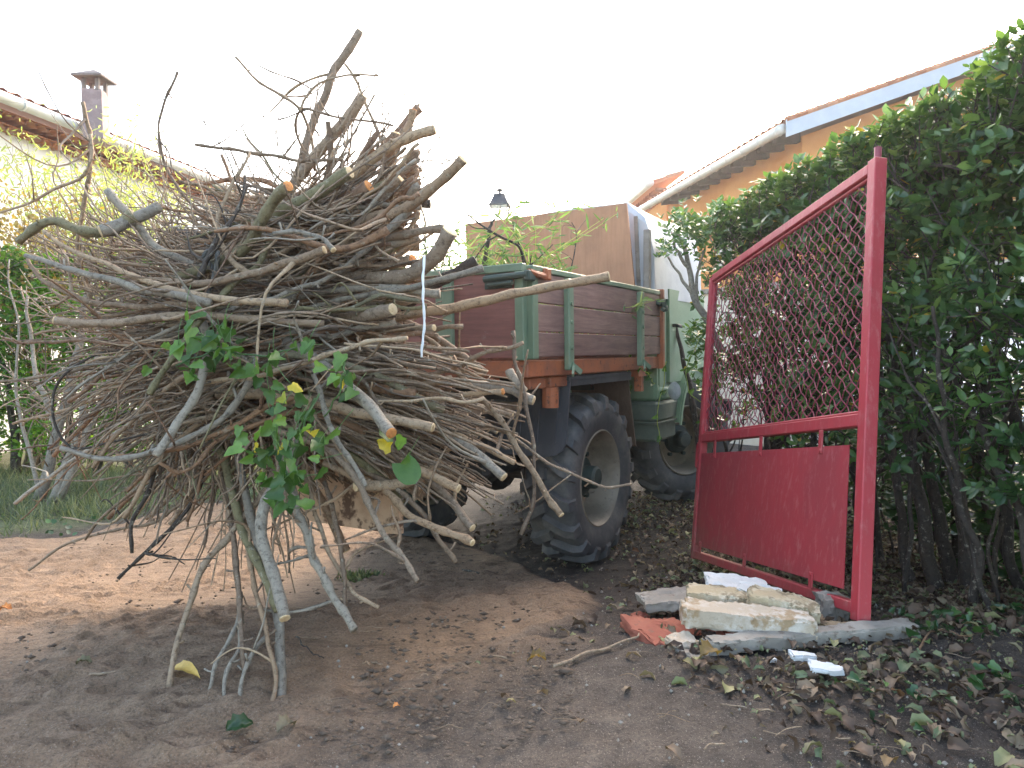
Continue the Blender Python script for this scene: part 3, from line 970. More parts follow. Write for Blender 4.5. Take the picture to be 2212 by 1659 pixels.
wheel(-.165, 0)
wheel(-.20, 2.0, -31, 1.08)
wheel(-BW + .165, 0, 0, 1.05, -1)
wheel(-BW + .20, 2.0, -31, 1.08, -1)

# bed frame in orange
fr = MB()
fr.bar((BX1 - .03, BY0 + .0, BZ - .045), (BX1 - .03, BY1, BZ - .045), .06, .085, bev=.006)
fr.bar((BX0 + .03, BY0 + .0, BZ - .045), (BX0 + .03, BY1, BZ - .045), .06, .085, bev=.006)
fr.bar((BX0 + .063, BY0 + .03, BZ - .045), (BX1 - .063, BY0 + .03, BZ - .045), .06, .085, bev=.006)
fr.bar((BX0 + .063, BY1 - .03, BZ - .045), (BX1 - .063, BY1 - .03, BZ - .045), .06, .085, bev=.006)
for yy in (-.5, 0, .5):
    fr.bar((BX0 + .063, yy, BZ - .06), (BX1 - .063, yy, BZ - .06), .06, .07)
# blocks and pegs that hang below it on the near side and rear
for (yy, l) in ((-.80, .17), (-.56, .2)):
    fr.bar((BX1 - .05, yy - l / 2, BZ - .12), (BX1 - .05, yy + l / 2, BZ - .12), .05, .06, bev=.006)
fr.bar((BX0 + .2, BY0 + .03, BZ - .115), (BX1 - .2, BY0 + .03, BZ - .115), .05, .05)
fr.tube([(BX1 - .05, -.62, BZ - .15), (BX1 - .05, -.62, BZ - .26)], .045, 12)
fr.bar((BX1 - .04, .68, BZ - .088), (BX1 - .04, .68, BZ - .24), .05, .05, up=(0, 1, 0))
fr.bar((BX1 - .04, .60, BZ - .11), (BX1 - .04, .76, BZ - .11), .06, .05)
fr.bar((BX1 + .012, BY1 + .01, BZ - .09), (BX1 + .012, BY1 + .01, TZ + .03), .05, .035, up=(0, 1, 0), bev=.004)
fr.bar((BX0, BY1 + .012, TZ - .06), (BX1 - .03, BY1 + .012, TZ - .06), .03, .16, bev=.004)
tpart(fr, 'bed_frame', M['orange'])
fl = MB()
for i in range(8):
    x0 = BX0 + .07 + i * (BW - .14) / 8
    fl.box((x0 + (BW - .14) / 16, (BY0 + BY1) / 2, BZ + .012), ((BW - .14) / 8 - .004, BY1 - BY0 - .1, .022), var=rnd.random())
tpart(fl, 'bed_floor', M['plank'])


def drop_side(x, sgn):
    s = MB()
    zs = [BZ + .012, BZ + .143, BZ + .288, TZ - .012]
    for i in range(3):
        s.box((x, (BY0 + BY1) / 2 + .03, (zs[i] + zs[i + 1]) / 2), (.028, BY1 - BY0 - .08, zs[i + 1] - zs[i] - .007), var=(.3, .6, .8)[i], bev=.003)
    so = tpart(s, 'side_board', M['plank'])
    g = MB()
    g.bar((x, BY0 + .03, TZ + .004), (x, BY1 - .02, TZ + .004), .042, .03, bev=.004)
    g.bar((x + sgn * .004, BY0 + .045, BZ + .005), (x + sgn * .004, BY0 + .045, TZ - .012), .045, .055, up=(0, 1, 0), bev=.004)
    for yy in (-.545, .535):
        g.bar((x + sgn * .03, yy, BZ - .06), (x + sgn * .03, yy, TZ - .02), .035, .062, up=(0, 1, 0), bev=.006)
        for zz in (BZ + .33, BZ + .17):
            g.box((x + sgn * .018, yy + .05, zz), (.012, .06, .055), bev=.003)
        for zz in (BZ + .06, BZ + .2, BZ + .3):
            g.tube([(x + sgn * .045, yy, zz), (x + sgn * .056, yy, zz)], .012, 8)
        g.bar((x + sgn * .05, yy - .012, BZ - .03), (x + sgn * .075, yy + .05, BZ - .075), .015, .03)
        g.bar((x + sgn * .05, yy + .012, BZ - .03), (x + sgn * .075, yy - .05, BZ - .085), .012, .022)
    go = g.build('side_bracket', M['green'], so)
    cl = MB()
    yy = BY1 - .1
    cl.bar((x + sgn * .03, yy, TZ - .07), (x + sgn * .03, yy + .15, TZ - .085), .03, .035, bev=.005)
    cl.tube([(x + sgn * .05, yy + .03, TZ - .12), (x + sgn * .05, yy + .13, TZ - .10)], .013, 8)
    cl.tube([(x + sgn * .045, yy + .06, TZ - .05), (x + sgn * .055, yy + .09, TZ - .13)], .02, 8)
    cl.build('latch', M['darkgreen'], so)
    return so


drop_side(BX1, 1)
drop_side(BX0, -1)
tg = MB()
tg.box(((BX0 + BX1) / 2 - .0, BY0 - .0, (BZ + TZ) / 2), (BW - .06, .026, TZ - BZ - .028), var=.6)
tgo = tpart(tg, 'tailgate', M['tailwood'])
g = MB()
g.bar((BX0 + .03, BY0, TZ + .006), (BX1 - .01, BY0, TZ + .006), .045, .04, bev=.004)
for x in (BX1 - .03, BX0 + .03):
    g.bar((x, BY0 - .006, BZ + .0), (x, BY0 - .006, TZ - .014), .05, .045, up=(0, 1, 0), bev=.004)
for x in (-.46, BX0 + .46):
    g.bar((x, BY0 - .025, BZ - .06), (x, BY0 - .025, TZ - .03), .06, .03, up=(0, 1, 0), bev=.004)
    for zz in (BZ + .33, BZ + .15):
        g.box((x - .05, BY0 - .019, zz), (.07, .012, .075), bev=.003)
    for zz in (BZ + .06, BZ + .25, BZ + .38):
        g.tube([(x, BY0 - .04, zz), (x, BY0 - .05, zz)], .013, 8)
g.build('tailgate_bracket', M['green'], tgo)
lt = MB()
lt.box((BX1 - .155, BY0 - .016, TZ - .055), (.16, .010, .075), bev=.003)
lt.tube([(BX1 - .22, BY0 - .045, TZ - .045), (BX1 - .10, BY0 - .05, TZ - .04), (BX1 + .03, BY0 - .045, TZ - .035)], .016, 8)
lt.tube([(BX1 - .2, BY0 - .04, TZ - .075), (BX1 - .05, BY0 - .05, TZ - .07)], .012, 8)
lt.box((BX1 + .03, BY0 - .02, TZ - .04), (.035, .07, .05), bev=.006)
lt.build('latch', M['darkgreen'], tgo)
# orange clamp on the corner
ck = MB(); ck.tube([(BX1 + .032, BY0 - .03, TZ - .02), (BX1 + .04, BY0 + .02, TZ - .03), (BX1 + .03, BY0 + .14, TZ - .03)], .017, 8)
ck.box((BX1 + .035, BY0 + .15, TZ - .02), (.03, .05, .06), bev=.006)
tpart(ck, 'corner_clamp', M['orange'])

# chassis and axles
ch = MB()
for x in (-BW / 2 - .33, -BW / 2 + .33):
    ch.bar((x, BY0 - .05, .92), (x, 3.0, .92), .08, .16)
ch.bar((-BW + .3, -.55, 1.1), (-.3, -.55, 1.1), .1, .12)
ch.bar((-BW + .3, .5, 1.1), (-.3, .5, 1.1), .1, .12)
ch.tube([(-BW + .3, 0, .56), (-.3, 0, .56)], .085, 12)
ch.lathe([(.001, -.16), (.12, -.12), (.18, 0), (.12, .12), (.001, .16)], (-BW / 2, 0, .56), 'y', 16)
ch.tube([(-BW + .3, 2.0, .56), (-.3, 2.0, .56)], .085, 12)
ch.tube([(-BW / 2, 0, .6), (-BW / 2, 2.3, .66)], .06, 10)
for x in (-BW / 2 - .33, -BW / 2 + .33):
    for y in (0, 2.0): ch.tube([(x, y, .6), (x, y, .88)], .07, 12)
ch.box((-BW / 2, 1.5, .78), (.5, .7, .3), bev=.03)
ch.box((-BW / 2, -.42, .80), (.74, .5, .44), bev=.03)  # dark box added to hide the bright ground seen under the bed
ch.box((-BW / 2, .75, .72), (.95, .9, .36), bev=.04)
tpart(ch, 'chassis', M['steel_dark'])
cb = MB()
cb.bar((-BW + .25, BY0 - .02, .70), (-.62, BY0 - .02, .70), .08, .20, bev=.01)
cb.box((-BW / 2, BY0 - .07, .62), (.22, .16, .14), bev=.02)
cb.bar((-BW / 2, BY0 + .1, .5), (-BW / 2, BY0 - .3, .5), .09, .06)
tpart(cb, 'rear_crossmember', M['darkgreen'])
# rear mudguards
for x0, x1 in ((-.50, -.01), (-BW + .01, -BW + .50)):
    mg_ = MB()
    mg_.box(((x0 + x1) / 2, -.0, 1.155), (x1 - x0, .94, .028), bev=.006)
    mg_.bar((x1 - .01 if x0 > -.8 else x0 + .01, -.44, 1.128), (x1 - .01 if x0 > -.8 else x0 + .01, .46, 1.128), .02, .03)
    mo = tpart(mg_, 'mudguard', M['black'])
    fm = MB()
    # hanging rear flap with rounded lower corners, hung from the mudguard
    pl = [(x0, 1.14), (x0, .80)] + [(x0 + .08 - .08 * math.cos(t), .80 - .08 * math.sin(t)) for t in (R(30), R(60), R(90))] + [(x1 - .12 + .12 * math.sin(t), .80 - .08 * math.cos(t)) for t in (0, R(30), R(60), R(90))] + [(x1, 1.14)]
    fm.prism([(a, -.46 - (1.14 - b) * .18, b) for a, b in pl], (0, .014, 0))
    for i in range(4):
        xx = x0 + .07 + i * (x1 - x0 - .14) / 3
        fm.bar((xx, -.470, 1.1), (xx, -.524, .80), .02, .012, up=(0, 1, 0))
    fm.build('mud_flap', M['flap'], mo)
    ff = MB()
    ff.prism([(x0 + .02, .47, 1.14), (x1 - .03, .47, 1.14), (x1 - .05, .66, .64), (x0 + .02, .66, .64)], (0, .014, .004))
    ff.build('front_flap', M['brownflap'], mo)
# step boxes between the wheels
for x in (-.20, -BW + .20):
    sb = MB()
    sb.box((x, 1.28, .85), (.36, .56, .15), bev=.02)
    sb.box((x, 1.24, .70), (.34, .44, .15), bev=.02)
    sb.box((x, 1.28, .770), (.385, .60, .012))
    tpart(sb, 'step_box', M['stepgreen'], True)
# round reflector on a stalk
rf = MB()
mrot = Matrix.Rotation(R(58), 3, 'Z') @ Matrix.Rotation(R(38), 3, 'X')
rf.lathe([(.001, .006), (.066, .006), (.070, .009), (.066, .014), (.001, .014)], (.03, 1.22, 1.0), 'x', 24, mat=mrot)
rf.lathe([(.001, -.012), (.05, -.01), (.064, .0)], (.03, 1.22, 1.0), 'x', 24, mat=mrot)
tpart(rf, 'round_mirror', M['disc'], True)

# cab
CY0, CY1 = 1.06, 2.28                        # cab from rear wall to windscreen
cabx0, cabx1 = -BW + .06, -.05
cab = MB()
cab.box(((cabx0 + cabx1) / 2, CY0 + .03, 1.36), (cabx1 - cabx0, .06, .86), bev=.02)
for x in (cabx0 + .03, cabx1 - .03):
    cab.box((x, CY0 + .155, 1.36), (.06, .19, .86), bev=.02)
    cab.box((x, CY1 - .02, 1.36), (.06, .12, .86), bev=.02)
    cab.box((x, (CY0 + CY1) / 2, 1.0), (.056, CY1 - CY0 - .02, .1), bev=.01)
cab.box(((cabx0 + cabx1) / 2, 1.67, .96), (cabx1 - cabx0 - .1, 1.2, .04))
cab.box(((cabx0 + cabx1) / 2, CY1 + .03, 1.4), (cabx1 - cabx0, .05, .8), bev=.02)
# bonnet
cab.prism([(-BW / 2 - .5, 2.31, .95), (-BW / 2 + .5, 2.31, .95), (-BW / 2 + .5, 2.31, 1.55), (-BW / 2 + .42, 2.31, 1.68), (-BW / 2 - .42, 2.31, 1.68), (-BW / 2 - .5, 2.31, 1.55)], (0, 1.0, -.12))
co = tpart(cab, 'cab', M['cabgreen'], True)
# embossed louvre beads on the rear corner of the cab
em = MB()
for zc, a, b in ((1.56, .035, .10), (1.36, .03, .06)):
    pts = [(cabx1 + .004, CY0 + .14 + a * math.cos(t), zc + b * math.sin(t)) for t in np.linspace(0, 2 * math.pi, 25)]
    em.tube(pts, .008, 6, cap=False)
    pts = [(cabx1 + .003, CY0 + .14 + a * .45 * math.cos(t), zc + b * .6 * math.sin(t)) for t in np.linspace(0, 2 * math.pi, 21)]
    em.tube(pts, .006, 6, cap=False)
em.build('pressed_bead', M['green'], co, smooth=True)
for x in (cabx1, cabx0):
    s = 1 if x > -.8 else -1
    dr = MB()
    dr.prism([(x - s * .012, CY0 + .26, 1.06), (x - s * .012, CY1 - .09, 1.06), (x - s * .012, CY1 - .09, 1.78), (x - s * .012, CY0 + .26, 1.78)], (s * .03, 0, 0))
    dr.bar((x + s * .012, CY0 + .3, 1.46), (x + s * .012, CY1 - .14, 1.46), .014, .022, bev=.003)
    do = tpart(dr, 'door', M['cabgreen'])
    hd = MB(); hd.tube([(x + s * .02, CY0 + .33, 1.50), (x + s * .05, CY0 + .33, 1.50), (x + s * .05, CY0 + .46, 1.495)], .013, 8)
    hd.build('handle', M['steel_dark'], do, smooth=True)
    fd = MB()
    arc = [(2.0 + .60 * math.cos(t), .62 + .60 * math.sin(t)) for t in np.linspace(R(168), R(25), 14)]
    inn = [(2.0 + .565 * math.cos(t), .62 + .565 * math.sin(t)) for t in np.linspace(R(168), R(25), 14)]
    x_in = x - s * .30
    for i in range(13):
        q = [arc[i], arc[i + 1], inn[i + 1], inn[i]]
        fd.prism([(x_in, a, b) for a, b in q], (s * .36, 0, 0))
    for i in range(13):
        q = [arc[i], arc[i + 1], inn[i + 1], inn[i]]
        fd.prism([(x + s * .061, a, b - .02) for a, b in q], (s * .012, 0, 0))
    fd.box((x - s * .1, CY0 + .36, .98), (.24, .62, .1), bev=.02)
    smooth_edges(tpart(fd, 'fender', M['cabgreen']), 40)
    hl = MB(); hl.lathe([(.001, .0), (.08, .0), (.09, .04), (.06, .12), (.001, .12)], (x - s * .1, 3.05, 1.2), 'y', 18)
    tpart(hl, 'headlight', M['disc'], True)
bmpr = MB(); bmpr.bar((cabx0, 3.3, .72), (cabx1, 3.3, .72), .1, .18, bev=.02); tpart(bmpr, 'bumper', M['steel_dark'])
# canvas top
cv = MB()
rear = [(cabx1 + .02, 1.70), (cabx1 + .0, 2.05), (cabx1 - .06, 2.30), (cabx1 - .2, 2.40), (-BW / 2, 2.44), (cabx0 + .2, 2.40), (cabx0 + .06, 2.30), (cabx0, 2.05), (cabx0 - .02, 1.70)]
rowsY = [CY0 - .03, CY0 - .01, CY0 + .30, CY0 + .6, CY0 + .9, CY1 - .06]
V = []; nr = len(rear)
for j, yy in enumerate(rowsY):
    for i, (x, z) in enumerate(rear):
        sag = .02 * math.sin(i * 2.1 + j * 1.7) if 0 < i < nr - 1 else 0
        rx = x + .014 * math.sin(j * 2.3 + i)
        V.append((rx, yy + (.0 if j else 0) + (2.45 - z) * (-.06 if j < 2 else 0), z + sag - (.05 if j in (0,) else 0)))
F = [(j * nr + i, j * nr + i + 1, (j + 1) * nr + i + 1, (j + 1) * nr + i) for j in range(len(rowsY) - 1) for i in range(nr - 1)]
F.append(tuple(range(nr))); F.append(tuple((len(rowsY) - 1) * nr + i for i in range(nr))[::-1])
cv.add(V, F)
cvo = tpart(cv, 'canvas_top', M['canvas']); smooth_edges(cvo, 50)
# strap and flap edge of the canvas
st = MB(); st.bar((cabx1 - .10, CY0 - .075, 1.72), (cabx1 - .13, CY0 - .055, 2.3), .03, .008, up=(0, 1, 0)); st.build('strap', M['concrete'], cvo)
ws = MB(); ws.box((-BW / 2, CY1 + .03, 2.02), (1.3, .02, .44)); tpart(ws, 'windscreen', M['carglass'])
# tall weathered stake on the bed's front corner
sk = MB(); sk.bar((BX1 - .075, BY1 - .045, 1.3), (BX1 - .065, BY1 - .045, 2.18), .045, .045, up=(0, 1, 0), bev=.004)
tpart(sk, 'stake', M['stake'])

# plywood sheet standing in the bed
TM = PM(TRUCK)
pl = MB()
pl.prism([(BX1 - .10, BY1 - .10, BZ + .026), (BX0 + .02, BY1 - .10, BZ + .026), (BX0 + .02, BY1 - .13, 2.37), (BX1 - .19, BY1 - .13, 2.37)], (0, .018, 0))
plo = pl.build('plywood_sheet', M['ply'], None)
plo.location = T; plo.rotation_euler = (0, 0, R(-31))
tag(plo, 'orange brown plywood sheet standing across the front of the truck bed', 'board')

# ------------------------------------------------------------------ carrier behind the truck that holds the pile
cp0 = at(862, 1155, 3.0)
lat = Vector((-math.cos(R(31)), math.sin(R(31)), 0)); fwd = Vector((math.sin(R(31)), math.cos(R(31)), 0))
CAR = empty('load_carrier', (cp0.x, cp0.y, gz(cp0.x, cp0.y)))
tag(CAR, 'low load carrier with a muddy tan board under the branch pile', 'carrier')
b = MB()
p = cp0.copy()
b.prism([p, p + lat * .66, p + lat * .66 + Vector((0, 0, .45)), p + Vector((0, 0, .45))], fwd * .03)
b.build('tail_board', M['tarboard'], CAR, world=True)
dk = MB()
z = Vector((0, 0, .455))
dk.prism([p + z - fwd * .1, p + z + lat * .95 - fwd * .1, p + z + lat * .95 + fwd * 1.0, p + z + fwd * 1.0], (0, 0, .04))
dk.build('deck', M['mossbrick'], CAR, world=True)
lg = MB()
for a in (.2, .75):
    lg.bar(p + lat * a + fwd * .1 + Vector((0, 0, .40)), p + lat * a + fwd * 1.15 + Vector((0, 0, .40)), .08, .1)
lg.bar(p + lat * .1 + fwd * .9 + Vector((0, 0, .31)), p + lat * .9 + fwd * .9 + Vector((0, 0, .31)), .1, .08)
lg.build('support_frame', M['steel_dark'], CAR, world=True)


# ------------------------------------------------------------------ branches
def knobby(P, r0_, r1_, knob=.25, every=.06, tip=False):
    """radius profile: taper with buds"""
    n = len(P)
    s = np.concatenate([[0], np.cumsum(np.linalg.norm(np.diff(P, axis=0), axis=1))])
    t = s / (s[-1] + 1e-9)
    rr = r0_ + (r1_ - r0_) * t ** .9
    ph = rnd.random()
    k = np.array([noise.noise((q * 14 + ph * 50, ph * 9, 0)) for q in s])
    rr = rr * (1 + .12 * k)
    bud = (np.mod(s / every + ph, 1.0) < .28)
    rr = rr * np.where(bud, 1 + knob, 1)
    return rr


def wiggle(P, amp):
    ph = rnd.random() * 100
    s = np.linspace(0, len(P) * .22, len(P))
    W = np.array([(noise.noise((q + ph, 0, 1)), noise.noise((q + ph, 5, 2)), noise.noise((q + ph, 9, 3))) for q in s])
    W -= np.linspace(0, 1, len(P))[:, None] * (W[-1] - W[0]) + W[0]
    return P + W * amp


def add_twigs(mb, P, rad, n, L=(.12, .35), sides=5):
    for _ in range(n):
        i = rnd.randrange(2, len(P) - 1)
        t = P[i] - P[i - 1]; t = t / (np.linalg.norm(t) + 1e-9)
        o = np.array([rnd.gauss(0, 1) for _ in range(3)]); o -= t * o.dot(t); o /= np.linalg.norm(o) + 1e-9
        d = t * rnd.uniform(.4, 1.2) + o; d /= np.linalg.norm(d)
        l = rnd.uniform(*L)
        bend = np.array([rnd.gauss(0, .25) for _ in range(3)])
        Q = spline([P[i], P[i] + d * l * .5, P[i] + (d + bend) * l], 10)
        Q = wiggle(Q, l * .05)
        r_ = min(rad[i] * .55, .006)
        mb.tube(Q, knobby(Q, r_, r_ * .45, .45, .035), sides, rnd.random())


def add_spurs(mb, P, rad, n, l0=.008, l1=.035):
    for _ in range(n):
        i = rnd.randrange(2, len(P) - 1)
        t = P[i] - P[i - 1]; t = t / (np.linalg.norm(t) + 1e-9)
        o = np.array([rnd.gauss(0, 1) for _ in range(3)]); o -= t * o.dot(t); o /= np.linalg.norm(o) + 1e-9
        d = o + t * rnd.uniform(-.1, .7); l = rnd.uniform(l0, l1); r_ = min(rad[i] * .6, .0042)
        a = P[i]; b_ = a + d * l * .55; c_ = a + d * l + np.array((0, 0, l * .15))
        mb.tube([a, b_, c_], [r_, r_ * .75, r_ * 1.05], 5, rnd.random())


def branch(name, pts, d0, d1, r0px, r1px, label, m_='bark', cut=None, twigs=0, group=None, cat='branch', mid=0.0, every=.09):
    """a branch along picture points; d0..d1 distance from the camera, radii in survey pixels. First point is the cut butt."""
    n = len(pts)
    P3 = []
    for i, (x, y) in enumerate(pts):
        t = i / (n - 1)
        P3.append(at(x, y, d0 + (d1 - d0) * t + mid * math.sin(math.pi * t)))
    L = sum((P3[i + 1] - P3[i]).length for i in range(n - 1))
    P = spline(P3, max(10, int(L / .028)))
    ra = r0px * d0 / FPX; rb = r1px * d1 / FPX
    P = wiggle(P, (.03 if group else .014) if ra < .012 else .008)
    rad = knobby(P, ra, rb, .10 if ra > .012 else .3, every)
    mb = MB()
    mb.tube(P, rad, 9 if ra > .011 else 6, rnd.random())
    if twigs: add_twigs(mb, P, rad, twigs)
    if ra < .0125: add_spurs(mb, P, rad, int(L * rnd.uniform(7, 18)))
    else: add_spurs(mb, P, rad, int(L * 4), .015, .03)
    o = mb.build(name, M[m_], None, smooth=True, loc=tuple(P[0]))
    tag(o, label, cat, group)
    if cut:
        t = P[0] - P[1]; t /= np.linalg.norm(t)
        a = np.array((0, 0, 1.)) if abs(t[2]) < .9 else np.array((1., 0, 0))
        u = np.cross(t, a); u /= np.linalg.norm(u); v = np.cross(t, u)
        k = 12; rr = rad[0] * .94; V = []
        for (q, h) in ((1, -.003), (1, .002), (.6, .004)):
            for j in range(k):
                an = 2 * math.pi * j / k
                V.append(t * (h + .002 * rnd.random()) + rr * q * (u * math.cos(an) + v * math.sin(an)))
        F = [(i * k + j, i * k + (j + 1) % k, (i + 1) * k + (j + 1) % k, (i + 1) * k + j) for i in range(2) for j in range(k)]
        F.append(tuple(2 * k + j for j in range(k)))
        c = MB(); c.add(V, F)
        co_ = c.build('cut_end', M['cut_' + cut], o)
    return o


